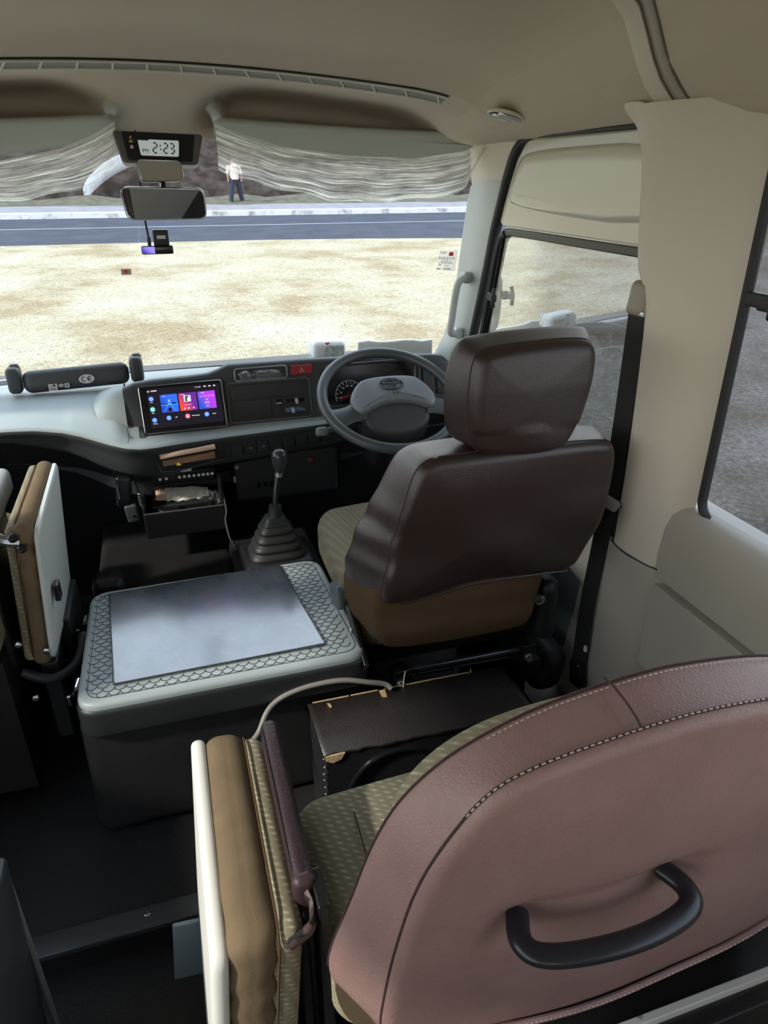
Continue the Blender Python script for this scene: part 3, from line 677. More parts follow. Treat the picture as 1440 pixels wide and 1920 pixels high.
# --- windscreen and front posts
def ws_y(x, z):
    c = abs((x - .03) / .95); y0 = 2.50 - (z - .75) * .155
    return y0 - (.225) * c ** 3.2
mb = MB(); xs = [-.93 + 1.92 * i / 30 for i in range(31)]
mb.grid([[(x, ws_y(x, z), z) for x in xs] for z in [.70, .9, 1.1, 1.3, 1.48]]); struct('window_1', mb, 'glass_front')
def post(sg):
    s_ = lambda x: x if sg > 0 else .06 - x
    lv = [(1.50, [(.915, 2.125), (.94, 2.05), (.948, 1.97), (.955, 1.86), (.975, 1.84)]),
          (1.44, [(.955, 2.165), (.958, 2.08), (.956, 2.0), (.959, 1.88), (.975, 1.86)]),
          (1.355, [(.976, 2.195), (.968, 2.12), (.962, 2.05), (.967, 1.945), (.985, 1.92)]),
          (1.345, [(.977, 2.205), (.970, 2.13), (.965, 2.05), (.968, 1.95), (.985, 1.925)]),
          (1.20, [(.974, 2.235), (.966, 2.15), (.965, 2.09), (.978, 2.03), (.99, 2.0)]),
          (1.0, [(.968, 2.265), (.962, 2.19), (.965, 2.14), (.984, 2.10), (1.0, 2.07)]),
          (.88, [(.955, 2.285), (.952, 2.22), (.960, 2.18), (.988, 2.15), (1.0, 2.12)]),
          (.80, [(.93, 2.305), (.93, 2.25), (.948, 2.21), (.988, 2.17), (1.0, 2.14)]),
          (.70, [(.86, 2.33), (.88, 2.27), (.92, 2.23), (.988, 2.18), (1.0, 2.15)])]
    a = MB(); a.grid([[(s_(x), y, z) for x, y in sec] for z, sec in lv[:3]] + [[(s_(x + .004), y + .002, 1.325) for x, y in lv[3][1]]])
    b = MB(); b.grid([[(s_(x), y, z) for x, y in sec] for z, sec in lv[3:]])
    return a, b
a, b = post(1); struct('trim_7', a, 'cream', sub=1); struct('trim_8', b, 'greytrim', sub=1)
a, b = post(-1); struct('trim_9', a, 'cream', sub=1); struct('trim_10', b, 'greytrim', sub=1)
mb = MB(); mb.box((.03, 2.62, .55), (.96, .04, .18)); struct('front_panel', mb, 'black')

# ---------------------------------------------------------------- ceiling fittings
t = thing('ceiling_vent_strip', (.2, 2.04, 1.55), 'long curved ceiling vent strip with many slots over the windscreen', 'vent')
def vent_pt(x, k, off=0):
    y = 2.035 + .055 * k
    p = V(hl(x, y, interp(y, PROF))); p.z -= .004 + off; p.y -= off * .5; return p
vx = [-.66 + 1.42 * i / 60 for i in range(61)]
mb = MB(); mb.grid([[vent_pt(x, k) for x in vx] for k in (0, .5, 1)]); obj('backing', mb, mat('vent_grey', (.27, .26, .23), .7), t)
mb = MB()
for k in (0, 1): mb.tube([vent_pt(x, k, .001) for x in vx], .0035, 6)
obj('frame', mb, 'cream', t)
mb = MB(); mb.tube([vent_pt(x, -.10, -.001) for x in vx], .0022, 6); obj('shadow_gap', mb, 'rubber', t)
for i in range(19):
    x = -.64 + i * .0765
    mb = MB(); mb.tube([vent_pt(x, .02, .001), vent_pt(x + .022 * (1 if x > .03 else -1) * min(1, abs(x - .03) * 3), .98, .001)], .003, 6); obj('slat', mb, 'cream', t)
def on_ceiling(x, y):
    return V(hl(x, y, interp(y, PROF)))
t = thing('ceiling_louver', (.862, 1.75, 1.49), 'small round air outlet with twin louvers in the ceiling above the driver door', 'air outlet')
LC0 = on_ceiling(.862, 1.95) + V((0, 0, -.003))
def lc(u, w, d):
    p = LC0 + V((w, u, 0)) + V((0, 0, -.28*w)); return p + V((-.25, 0, -.97)) * d
mb = MB(); mb.tube([lc(.05*math.cos(a), .043*math.sin(a), .003) for a in [2*math.pi*i/32 for i in range(32)]], .0045, 8, closed=True); obj('ring', mb, 'cream', t)
mb = MB(); c0 = mb.v(lc(0, 0, .002)); rr = [mb.v(lc(.048*math.cos(2*math.pi*i/24), .041*math.sin(2*math.pi*i/24), .002)) for i in range(24)]
for i in range(24): mb.f([c0, rr[i], rr[(i+1) % 24]])
obj('grille', mb, 'dashpanel', t)
for sgn in (-1, 1):
    mb = MB(); mb.tube([lc(sgn*.017 + .016*math.cos(2*math.pi*i/18), .028*math.sin(2*math.pi*i/18), .006) for i in range(18)], .003, 6, closed=True)
    mb.tube([lc(sgn*.017, -.026, .007), lc(sgn*.017, .026, .007)], .003, 6); obj('louver', mb, 'silver', t)

# ---------------------------------------------------------------- sun visors in their plastic wrap
def visor(name, xa, xb, za, zb, label, film):
    t = thing(name, ((xa+xb)/2, 2.2, 1.4), label, 'sun visor')
    def yv(x): return 2.295 - .19 * max(0, (abs(x - .03) - .2) / .75) ** 1.8
    xs = [xa + (xb-xa)*i/24 for i in range(25)]
    def bot(x): return interp((x-xa)/(xb-xa), film['pad'])
    rows = []
    for k in range(9):
        tt = k/8; rows.append([(x, yv(x) - .012 + .05*tt, (za + (zb-za)*(x-xa)/(xb-xa)) * (1-tt) + bot(x)*tt) for x in xs])
    mb = MB(); mb.grid(rows); obj('pad', mb, 'visor', t, solid=.016)
    # wrap: gathered at the top inner corner, sagging in a curve
    rnd = random.Random(film['seed'])
    nx, nz = 60, 36; rows = []
    ph = [rnd.uniform(0, 6.28) for _ in range(6)]
    for j in range(nz + 1):
        w = j/nz; r = []
        for i in range(nx + 1):
            u = i/nx; x = xa + (xb-xa)*u + film['ex'] * (w - .3) * (1 - u) * (1 if film['ex'] else 0)
            zt = interp(u, film['top']); zbm = interp(u, film['bottom'])
            z = zt + (zbm - zt) * w
            # creases run along the sag curve
            cr = .006*math.sin(w*46 + 3*math.sin(u*3 + ph[0]) + ph[1]) + .004*math.sin(w*83 + 5*math.sin(u*2.3 + ph[2])) + .003*math.sin(u*40 + w*20 + ph[3])
            r.append((x, yv(x) - .03 - .02*math.sin(math.pi*w) + cr * (.3 + w), z + .004*math.sin(u*31 + ph[4]) * w))
        rows.append(r)
    mb = MB(); mb.grid(rows, uv=True); obj('plastic_wrap', mb, 'film', t, label='clear crinkled plastic wrap')
    # knotted corner of the wrap
    mb = MB(); cx, cz = film['knot']
    for q in range(7):
        a = rnd.uniform(-.9, .9); L = rnd.uniform(.02, .05)
        p0 = V((cx, yv(cx) - .035, cz)); d = V((math.sin(a)*.8, -.2, abs(math.cos(a)))) * L; s = V((math.cos(a), 0.3, -math.sin(a))) * rnd.uniform(.008, .016)
        A, B, C, D = mb.v(p0 - s), mb.v(p0 + s), mb.v(p0 + d + s*1.2 + V((0, .01, 0))), mb.v(p0 + d - s*.5); mb.f([A, B, C, D])
    for f_ in list(mb.bm.faces): pass
    obj('wrap_corner', mb, 'film_clear', t, smooth=False)
    return t
visor('sun_visor', .215, .965, 1.502, 1.462, 'sun visor over the driver side still in crinkled plastic wrap',
      dict(pad=[(0, 1.452), (.12, 1.437), (.5, 1.408), (.85, 1.395), (.95, 1.415), (1, 1.45)], seed=3, ex=0,
           top=[(0, 1.488), (.1, 1.462), (.25, 1.43), (.45, 1.412), (.75, 1.40), (.93, 1.42), (1, 1.452)],
           bottom=[(0, 1.372), (.08, 1.345), (.22, 1.322), (.42, 1.29), (.58, 1.28), (.75, 1.287), (.88, 1.302), (.93, 1.31), (.96, 1.36), (1, 1.44)], knot=(.222, 1.497)))
visor('sun_visor', -.05, -.80, 1.502, 1.462, 'sun visor over the passenger side still in crinkled plastic wrap',
      dict(pad=[(0, 1.458), (.12, 1.44), (.5, 1.40), (.85, 1.395), (1, 1.45)], seed=9, ex=0,
           top=[(0, 1.488), (.08, 1.455), (.2, 1.42), (.4, 1.39), (.7, 1.385), (.93, 1.42), (1, 1.452)],
           bottom=[(0, 1.385), (.025, 1.362), (.1, 1.335), (.25, 1.307), (.42, 1.292), (.6, 1.285), (.85, 1.30), (1, 1.42)], knot=(-.058, 1.505)))

# ---------------------------------------------------------------- clock, mirrors, dash camera
t = thing('overhead_clock', (.06, 2.2, 1.40), 'black overhead digital clock reading PM 2:23 above the mirrors', 'clock')
CO = V((.058, 2.205, 1.428)); cx_ = V((1, -.015, -.03)).normalized(); cz_ = V((.03, .18, .98)).normalized(); cy_ = cx_.cross(cz_).normalized() * -1
CR = Matrix((cx_, cz_.cross(cx_), cz_)).transposed()
def cl(u, w, d=0): return CO + cx_*u + cz_*w - (cz_.cross(cx_))*d
mb = MB()
oA = smooth_closed([(-.118, .034), (-.100, -.044), (.098, -.044), (.118, .034)], 0)
def rc(pts, r, n=5):
    out = []
    for i in range(len(pts)):
        a, b, c = V(pts[i-1]), V(pts[i]), V(pts[(i+1) % len(pts)]); d1 = (a-b).normalized(); d2 = (c-b).normalized()
        p = b + d1*r; q = b + d2*r
        for k in range(n+1): s = k/n; out.append(tuple((p*(1-s)**2 + b*2*s*(1-s) + q*s*s)))
    return out
oA = rc(oA, .012); mb.slab(oA, oA, 0, -.055, .006, lambda u, d, w: cl(u, w, d)); obj('housing', mb, mat('clock_case', (.10, .10, .095), .4), t)
mb = MB(); ob = rc([(-.094, .031), (-.084, -.038), (.083, -.038), (.094, .031)], .006); mb.slab(ob, ob, .0035, -.004, .002, lambda u, d, w: cl(u, w, d)); obj('face', mb, 'blackgloss', t)
mb = MB(); ob = rc([(-.055, .014), (-.050, -.026), (.048, -.026), (.052, .014)], .005); mb.slab(ob, ob, .0045, .002, .001, lambda u, d, w: cl(u, w, d)); obj('display', mb, 'lcd', t)
SEG = {'2': 'abged', '3': 'abgcd'}
def seg_digit(mbx, ch, u0, w0, sw, sh, th, base):
    P = {'a': ((0, sh), (sw, sh)), 'b': ((sw, sh), (sw, sh/2)), 'c': ((sw, sh/2), (sw, 0)), 'd': ((0, 0), (sw, 0)), 'e': ((0, sh/2), (0, 0)), 'f': ((0, sh), (0, sh/2)), 'g': ((0, sh/2), (sw, sh/2))}
    for k in SEG[ch]:
        (a, b), (c, d) = P[k]; L = V((c-a, d-b)).normalized() * th*.6; n_ = V((-L.y, L.x)).normalized() * th/2
        q = [(a+L.x+n_.x, b+L.y+n_.y), (c-L.x+n_.x, d-L.y+n_.y), (c-L.x-n_.x, d-L.y-n_.y), (a+L.x-n_.x, b+L.y-n_.y)]
        mbx.prism([base(u0+u, w0+w, .0047) for u, w in q], base(0, 0, .0053) - base(0, 0, .0047))
mb = MB()
for ch, u in (('2', -.017), ('2', .0105), ('3', .027)): seg_digit(mb, ch, u, -.0185, .0105, .024, .0034, cl)
for w in (-.011, -.002): mb.prism([cl(u, w + k, .0047) for u, k in ((.0005, 0), (.004, 0), (.004, .0035), (.0005, .0035))], cl(0, 0, .0053) - cl(0, 0, .0047))
obj('lettering', mb, 'lcdink', t, smooth=False)
lettering('PM', .0135, cl(-.037, -.015, .0046), cx_, cz_, 'lcdink', t)
mb = MB(); mb.prism([cl(u, w, .0045) for u, w in ((-.074, .020), (-.070, .020), (-.070, .008), (-.066, .008), (-.066, .005), (-.077, .005), (-.077, .008), (-.074, .008))], cl(0, 0, .0055) - cl(0, 0, .0045)); obj('marker', mb, 'yellow', t)
mb = MB(); mb.lathe([(.0045, 0), (.0045, .0015), (.003, .002)], cl(-.071, -.006, .004), -(cz_.cross(cx_)), 16); obj('knob', mb, 'metal', t)
mb = MB(); mb.box(cl(-.055, .012, .006), (.028, .001, .0012), CR); obj('wire', mb, 'rubber', t)

def mirror(name, c, w, h, label, tilt, yaw, arm):
    t = thing(name, c, label, 'mirror'); R = Matrix.Rotation(yaw, 3, 'Z') @ Matrix.Rotation(tilt, 3, 'X'); c = V(c)
    def fn(u, d, q): return c + R @ V((u, d, q))
    o = rc([(-w, h), (-w*.94, -h), (w, -h*.95), (w, h*.88)], min(w, h)*.5, 6)
    mb = MB(); mb.slab(o, o, 0, .03, .010, fn); obj('housing', mb, 'mirrorback', t)
    mb = MB(); mb.tube([fn(u, -.001, q) for u, q in o], .0016, 6, closed=True); obj('rim', mb, 'silver', t)
    mb = MB(); o2 = [(u*.97, q*.95) for u, q in o]; mb.f([mb.v(fn(u, -.0015, q)) for u, q in o2]); obj('glass', mb, 'mirror', t, smooth=False)
    mb = MB(); mb.tube(spline([V(p) for p in arm], 5), .009, 8); obj('stalk', mb, 'mirrorback', t)
mirror('rear_view_mirror', (.049, 2.135, 1.287), .109, .041, 'wide interior rear view mirror under the small one', .20, -.20, [(.05, 2.16, 1.29), (.055, 2.20, 1.34), (.06, 2.28, 1.40), (.06, 2.31, 1.42)])
mirror('rear_view_mirror', (.052, 2.16, 1.368), .058, .026, 'small upper interior mirror directly below the digital clock', -.25, .25, [(.055, 2.185, 1.37), (.06, 2.22, 1.39), (.06, 2.25, 1.41)])

t = thing('dash_camera', (.02, 2.38, 1.14), 'small black dash camera with a lit purple screen on the windscreen', 'dash camera')
mb = MB(); mb.rbox((.018, 2.375, 1.150), (.047, .010, .0125), .005, 2); obj('body', mb, 'blackgloss', t)
mb = MB(); mb.box((-.008, 2.3645, 1.150), (.0185, .001, .0095)); obj('screen', mb, em_grad('purple_cam_screen', '3a2f9a', '8f7ff0', 1.0), t, smooth=False)
mb = MB(); mb.rbox((.033, 2.385, 1.184), (.023, .010, .023), .004, 2); obj('mount', mb, 'black', t)
mb = MB(); mb.box((.034, 2.3745, 1.186), (.013, .001, .005)); obj('label_plate', mb, 'labelgrey', t, smooth=False)
mb = MB(); mb.tube(spline([(-.003, 2.37, 1.165), (-.004, 2.372, 1.20), (-.006, 2.36, 1.24), (-.005, 2.33, 1.36), (0, 2.33, 1.47)], 6), .0032, 8); mb.lathe([(.005, 0), (.006, .02), (.0045, .03)], (-.003, 2.37, 1.158), (0, 0, 1), 10); obj('cable', mb, 'rubber', t)

# stickers on the windscreen
def ws_pt(x, z, d=.004): return V((x, ws_y(x, z) - d, z))
t = thing('windscreen_sticker', ws_pt(.905, 1.07), 'cream service sticker with red marks and handwriting low on the windscreen corner', 'sticker')
def st(u, w, d=.003):
    x = .932 + u; z = 1.103 + w; return V((x, ws_y(x, z) - d, z))
A, B = st(.03, 0) - st(-.03, 0), st(0, .03) - st(0, -.03)
pm = mat('thin_cream_paper', (.80, .74, .64), .8); nt_ = pm.node_tree; tl_ = nt_.nodes.new('ShaderNodeBsdfTranslucent'); tl_.inputs[0].default_value = (.80, .74, .62, 1); mx_ = nt_.nodes.new('ShaderNodeMixShader'); mx_.inputs[0].default_value = .6
nt_.links.new(nt_.nodes['Principled BSDF'].outputs[0], mx_.inputs[1]); nt_.links.new(tl_.outputs[0], mx_.inputs[2]); nt_.links.new(mx_.outputs[0], nt_.nodes['Material Output'].inputs[0])
mb = MB(); mb.grid([[st(-.027, .030), st(.024, .033)], [st(-.031, -.034), st(.022, -.034)]]); obj('paper', mb, pm, t, smooth=False)
sd, su = A.normalized(), (B - A * (A.dot(B) / A.dot(A))).normalized()
mb = MB(); mb.grid([[st(.001, .026, .0045), st(.013, .0265, .0045)], [st(.0005, .014, .0045), st(.0125, .014, .0045)]]); obj('red_block', mb, 'redprint', t, smooth=False)
lettering('MAP', .011, st(-.015, .023, .0045), sd, su, 'redprint', t)
mb = MB()
rnd = random.Random(4)
for k, (w, a, b) in enumerate([(.009, -.028, .018), (.0045, -.028, .017), (0, -.018, .004), (-.005, -.02, .01), (-.0095, -.026, .014), (-.0155, -.026, -.018)]):
    x = a
    while x < b:
        L = rnd.uniform(.004, .010); L = min(L, b - x)
        mb.grid([[st(x, w + .0009, .0045), st(x + L, w + .0009, .0045)], [st(x, w - .0009, .0045), st(x + L, w - .0009, .0045)]]); x += L + .0022
obj('print_line', mb, 'black', t, smooth=False)
lettering('5000K', .0105, st(-.001, -.028, .0045), sd, su, 'black', t)
lettering('R.US', .007, st(-.003, -.0175, .0045), sd, su, 'black', t)
mb = MB(); mb.grid([[st(-.031, -.027, .0045), st(-.019, -.027, .0045)], [st(-.031, -.0295, .0045), st(-.019, -.0295, .0045)]]); obj('print_bar', mb, 'black', t, smooth=False)
t = thing('windscreen_sticker', ws_pt(-.085, 1.08), 'tiny pinkish sticker on the windscreen left of the dash camera', 'sticker')
mb = MB(); mb.grid([[ws_pt(-.100, 1.090), ws_pt(-.070, 1.090)], [ws_pt(-.100, 1.072), ws_pt(-.070, 1.072)]]); obj('film', mb, mat('pink_sticker', (.50, .33, .24), .6), t, smooth=False)
mb = MB(); mb.grid([[ws_pt(-.092, 1.086, .005), ws_pt(-.080, 1.086, .005)], [ws_pt(-.088, 1.077, .005), ws_pt(-.083, 1.077, .005)]]); obj('mark', mb, 'redprint', t, smooth=False)

# grab handle on the right front post
t = thing('grab_handle', (.93, 2.13, .88), 'pale grey grab handle on the windscreen post behind the wheel', 'grab handle')
mb = MB(); mb.tube(spline([(.955, 2.135, 1.062), (.925, 2.115, 1.060), (.912, 2.115, 1.045), (.908, 2.125, 1.0), (.908, 2.14, .94), (.910, 2.155, .895), (.922, 2.165, .88), (.955, 2.185, .878)], 6), .0115, 12); obj('bar', mb, 'greytrim', t)
for p in ((.950, 2.14, 1.062), (.950, 2.185, .878)):
    mb = MB(); mb.rbox(p, (.014, .018, .018), .008, 2); obj('foot', mb, 'greytrim', t)

# ---------------------------------------------------------------- dashboard
D = thing('dashboard', (.03, 2.2, .0), 'wide dashboard with pale grey top and dark fascia under the windscreen', 'dashboard')
ST = [(-.94, 2.00, .740, .700), (-.45, 2.00, .739, .695), (-.37, 2.00, .734, .672), (-.30, 1.995, .722, .650), (-.255, 1.985, .710, .628), (-.216, 1.972, .697, .605), (-.18, 1.958, .686, .590), (-.142, 1.946, .676, .578), (-.10, 1.945, .669, .570), (-.06, 1.955, .666, .566),
      (.0, 1.972, .664, .564), (.08, 1.985, .663, .563), (.15, 1.995, .663, .565), (.30, 2.00, .666, .572), (.45, 2.01, .668, .58), (.52, 2.02, .668, .585), (.60, 2.05, .665, .585), (.97, 2.10, .66, .58)]
def dst(x):
    return [interp(x, [(s[0], s[k]) for s in ST]) for k in (1, 2, 3)]
xs = [-.94 + i*.03 for i in range(16)] + [-.45 + i*.015 for i in range(1, 66)] + [.55, .6, .7, .8, .9, .97]
rows = []
for x in xs:
    yf, zf, zb = dst(x); zt = .742 - .078*sstep((x + .17)/.05); back = 2.545 - .2*abs((x-.03)/.95)**3
    rows.append([(x, back, .735), (x, back - .1, .742), (x, 2.30, .744), (x, 2.18, max(.742, zf)) if x < -.1 else (x, 2.18, zt), (x, (yf+2.12)/2, zf + (zt - zf)*.45 if x > -.3 else zf + .002), (x, yf + .02, zf + .002), (x, yf + .006, zf), (x, yf, zf - .007)])
mb = MB(); mb.grid(rows); obj('top_pad', mb, 'dashtop', D, angle=60)
rows = []
for x in xs:
    yf, zf, zb = dst(x)
    rows.append([(x, yf - .001, zf - .004), (x, yf - .003, zf - .010), (x, yf + .006, zf - .022), (x, yf + .016, (zf+zb)/2), (x, yf + .020, zb + .012), (x, yf + .030, zb), (x, yf + .09, zb - .01), (x, yf + .10, zb - .09)])
mb = MB(); mb.grid(rows); obj('fascia', mb, 'dashdark', D, angle=60)
mb = MB(); mb.grid([[(x, dst(x)[0] + .05, dst(x)[2] - .005), (x, 2.25, .35), (x, 2.3, .05)] for x in xs]); obj('lower_panel', mb, 'black', D)
# hood over screen, centre panel and instruments
def hood_z(x): return interp(x, [(-.135, .795), (-.09, .812), (.05, .815), (.115, .818), (.145, .826), (.175, .838), (.4, .838), (.5, .836), (.7, .830), (.86, .822), (.90, .805), (.915, .77)])
hx = [-.135, -.12, -.10, -.05, 0, .05, .09, .115, .13, .145, .16, .175, .19, .25, .32, .4, .48, .56, .64, .72, .8, .84, .87, .89, .905, .915]
rows = []
for x in hx:
    h = hood_z(x); yb = interp(x, [(-.135, 2.07), (.1, 2.075), (.16, 2.088), (.5, 2.085), (.915, 2.09)]); sl = .0
    rows.append([(x, yb - .015, .655), (x, yb + .012, .70), (x, yb + .042, h - .012), (x, yb + .050, h - .003), (x, yb + .065, h), (x, yb + .11, h - .018), (x, yb + .24, .73), (x, yb + .30, .70)])
mb = MB(); mb.grid(rows); hd = obj('hood', mb, 'dashdark', D, angle=60)
mb = MB(); mb.grid([[(.915, 2.075, .655), (.915, 2.10, .70), (.915, 2.132, .758), (.915, 2.37, .70)], [(.935, 2.09, .64), (.935, 2.12, .69), (.935, 2.15, .72), (.935, 2.37, .66)]]); obj('hood_end', mb, 'dashdark', D)
# pale cheek on the left of the screen
mb = MB(); mb.grid([[(-.134, 2.045, .640), (-.134, 2.083, .73), (-.134, 2.115, .789), (-.132, 2.145, .796), (-.134, 2.23, .788), (-.134, 2.36, .735)],
                    [(-.150, 2.035, .640), (-.158, 2.085, .735), (-.165, 2.12, .778), (-.166, 2.15, .787), (-.168, 2.23, .778), (-.165, 2.37, .735)],
                    [(-.165, 2.012, .650), (-.185, 2.07, .715), (-.196, 2.11, .755), (-.20, 2.15, .768), (-.20, 2.23, .765), (-.19, 2.37, .737)],
                    [(-.18, 1.985, .665), (-.205, 2.05, .705), (-.218, 2.10, .738), (-.225, 2.15, .745), (-.225, 2.23, .744), (-.21, 2.38, .738)]]); obj('screen_cheek', mb, 'dashtop', D, sub=1)
def hood_y(x): return interp(x, [(-.135, 2.07), (.1, 2.075), (.16, 2.088), (.5, 2.085), (.915, 2.09)])
FP = lambda x, z, d=0: V((x, hood_y(x) + interp(z, [(.655, -.015), (.70, .012), (hood_z(x) - .012, .042)]) - d - .001, z))    # centre panel plane
def plate_on(mbx, x0, x1, z0, z1, d, r=.004):
    o = rc([(x0, z1), (x0, z0), (x1, z0), (x1, z1)], r, 4); mbx.slab(o, o, d, -.012, .0015, lambda u, q, w: FP(u, w, q), steps=2, capn=2)
mb = MB(); plate_on(mb, .163, .418, .672, .786, .002, .012); obj('centre_panel', mb, 'dashpanel', D)
mb = MB(); mb.tube([FP(x, z, .003) for x, z in rc([(.163, .786), (.163, .672), (.418, .672), (.418, .786)], .012, 5)], .0012, 6, closed=True); obj('panel_line', mb, mat('faint_edge_line', (.16, .17, .18), .4), D)
for i, (a, b, c, d) in enumerate([(.176, .398, .738, .779), (.176, .292, .680, .733), (.297, .405, .680, .735)]):
    mb = MB(); plate_on(mb, a, b, c, d, .005); obj('blank_cover', mb, 'dashpanel', D)
for z, xx in ((.7215, .372), (.695, .358)):
    mb = MB(); plate_on(mb, .335, .398, z - .006, z + .006, .0065, .002); tr = obj('slider_track', mb, 'slider' if z < .7 else 'blackgloss', D)
    mb = MB(); p = FP(xx, z, .014); mb.rbox(p, (.004, .010, .007), .002, 2); obj('slider_knob', mb, 'beltgrey', tr)
mb = MB(); plate_on(mb, .305, .330, .708, .728, .0065, .002); rr = obj('indicator_window', mb, 'blackgloss', D)
mb = MB()
for u in (-.006, 0, .006): mb.box(FP(.3175 + u, .717, .0075), (.0018, .0006, .0025))
obj('symbol', mb, 'labelgrey', rr, smooth=False)
# tray in the hood and hazard switch
mb = MB(); o = rc([(.192, .826), (.192, .790), (.352, .790), (.352, .826)], .010, 5)
mb.tube([FP(u, w, .002) for u, w in o], .0028, 6, closed=True); ty = obj('tray_rim', mb, mat('tray_edge', (.20, .21, .22), .3), D)
mb = MB(); mb.f([mb.v(FP(u, w, .0018)) for u, w in o]); obj('tray_well', mb, 'rubber', ty, smooth=False)
mb = MB(); plate_on(mb, .365, .432, .797, .824, .004, .003); hz = obj('hazard_switch', mb, 'red', D)
hc = V((.398, 0, .810)); mb = MB()
for r_ in (.0095, .0050):
    q = [FP(hc.x + r_*math.cos(math.radians(a)), hc.z - .001 + r_*math.sin(math.radians(a)), .0065) for a in (90, 210, 330)]; mb.tube(q, .0007, 5, closed=True)
obj('hazard_triangle', mb, 'white', hz)
# instrument cluster
mb = MB(); o = rc([(.470, .815), (.470, .692), (.775, .692), (.790, .80), (.775, .815)], .02, 5); mb.tube([FP(u, w, .004) for u, w in o], .005, 8, closed=True); ic = obj('cluster_rim', mb, 'dashdark', D)
mb = MB(); mb.f([mb.v(FP(u, w, .0025)) for u, w in o]); obj('cluster_face', mb, 'blackgloss', ic, smooth=False)
mb = MB(); mb.tube([FP(.545 + .045*math.cos(math.radians(a)), .722 + .045*math.sin(math.radians(a)), .004) for a in range(-20, 201, 10)], .0008, 5)
for a in range(-10, 200, 18): mb.tube([FP(.545 + r_*math.cos(math.radians(a)), .722 + r_*math.sin(math.radians(a)), .004) for r_ in (.036, .042)], .0009, 5)
obj('gauge_scale', mb, 'labelgrey', ic)
for a, n_ in ((190, '0'), (160, '20'), (130, '40'), (100, '60'), (70, '80'), (40, '100')):
    lettering(n_, .008, FP(.545 + .029*math.cos(math.radians(a)), .722 + .029*math.sin(math.radians(a)), .004), (1, 0, 0), (0, .34, .94), 'labelgrey', ic)
mb = MB(); mb.tube([FP(.548, .722, .005), FP(.512, .712, .005)], .0015, 5); obj('needle', mb, mat('red_needle', (.35, .02, .015), .5, emit=('ff2010', .06)), ic)
mb = MB(); plate_on(mb, .800, .835, .70, .80, .004, .006); obj('side_vent', mb, 'dashpanel', D)
mb = MB(); plate_on(mb, .848, .90, .70, .79, .004, .006); obj('side_vent', mb, 'dashpanel', D)
# switch row and cubby in the fascia
FA = lambda x, k, d=0: V((x, dst(x)[0] + .014 - d, (dst(x)[1] - .022) * (1-k) + (dst(x)[2] + .014) * k))
def fpanel(mbx, x0, x1, k0, k1, d):
    n = 6; mbx.rings([[FA(x0, k0, q), FA(x0, k1, q), FA(x1, k1, q), FA(x1, k0, q)] for q in (-.01, d)])
for i in range(8):
    x = .150 + i*.040; mb = MB(); fpanel(mb, x, x + .036, .12, .80, .003); sw = obj('switch_blank', mb, 'dashpanel', D, bevel=.002)
    if i in (1, 2):
        mb = MB(); p = FA(x + .018, .5, .0045); mb.box(p, (.005, .0006, .003)); obj('symbol', mb, 'slider', sw, smooth=False)
mb = MB(); o = [FA(-.075, .03, .004), FA(-.055, .95, .004), FA(-.02, 1.02, .004), FA(.125, .86, .004), FA(.125, .05, .004)]; mb.tube(o, .003, 6, closed=True); cu_ = obj('cubby_rim', mb, 'dashdark', D)
mb = MB(); mb.f([mb.v(p + V((0, .0, 0))) for p in o]); obj('cubby_well', mb, 'rubber', cu_, smooth=False)

# papers lying in the cubby
t = thing('rolled_paper', (.03, 1.965, .60), 'rolled pinkish paper lying in the cubby under the screen', 'paper')
mb = MB(); mb.tube(spline([(-.055, 1.962, .630), (.0, 1.965, .635), (.05, 1.968, .638), (.102, 1.972, .642)], 5), .008, 10, flat=(1, .7)); obj('roll', mb, 'pink', t)
t = thing('folded_paper', (.03, 1.968, .585), 'brown folded papers with a yellow corner under the rolled paper', 'paper')
mb = MB(); mb.rbox((.025, 1.972, .612), (.075, .008, .010), .004, 3, Matrix.Rotation(-.06, 3, 'Y')); obj('sheet', mb, 'brownpaper', t)
mb = MB(); mb.prism([(-.012, 1.960, .599), (.002, 1.960, .600), (-.008, 1.960, .609)], (0, .004, 0)); obj('corner', mb, 'yellow', t)

# crumpled clear wrapper in the tray
def crumple(mbx, c, h, seed, n=9, amp=.35):
    rd = random.Random(seed); c = V(c)
    a = MB(); a.sphere((0, 0, 0), 1, n)
    for v_ in a.bm.verts:
        k = 1 + amp * (rd.random() - .5) * 2; v_.co = c + V((v_.co.x*h[0], v_.co.y*h[1], v_.co.z*h[2])) * k
    me = bpy.data.meshes.new('tmp'); a.bm.to_mesh(me); mbx.bm.from_mesh(me); bpy.data.meshes.remove(me); a.bm.free()
for i, (x, w, lab) in enumerate(((.222, .018, 'crumpled clear wrapper at the left end of the dashboard tray'), (.285, .045, 'longer crumpled clear wrapper at the right end of the dashboard tray'))):
    mb = MB(); crumple(mb, FP(x, .806, .010), (w, .008, .013), 5 + i); top_mesh('plastic_wrapper', mb, 'film_clear', lab, 'wrapper', 'wrappers in the dashboard tray', smooth=False)

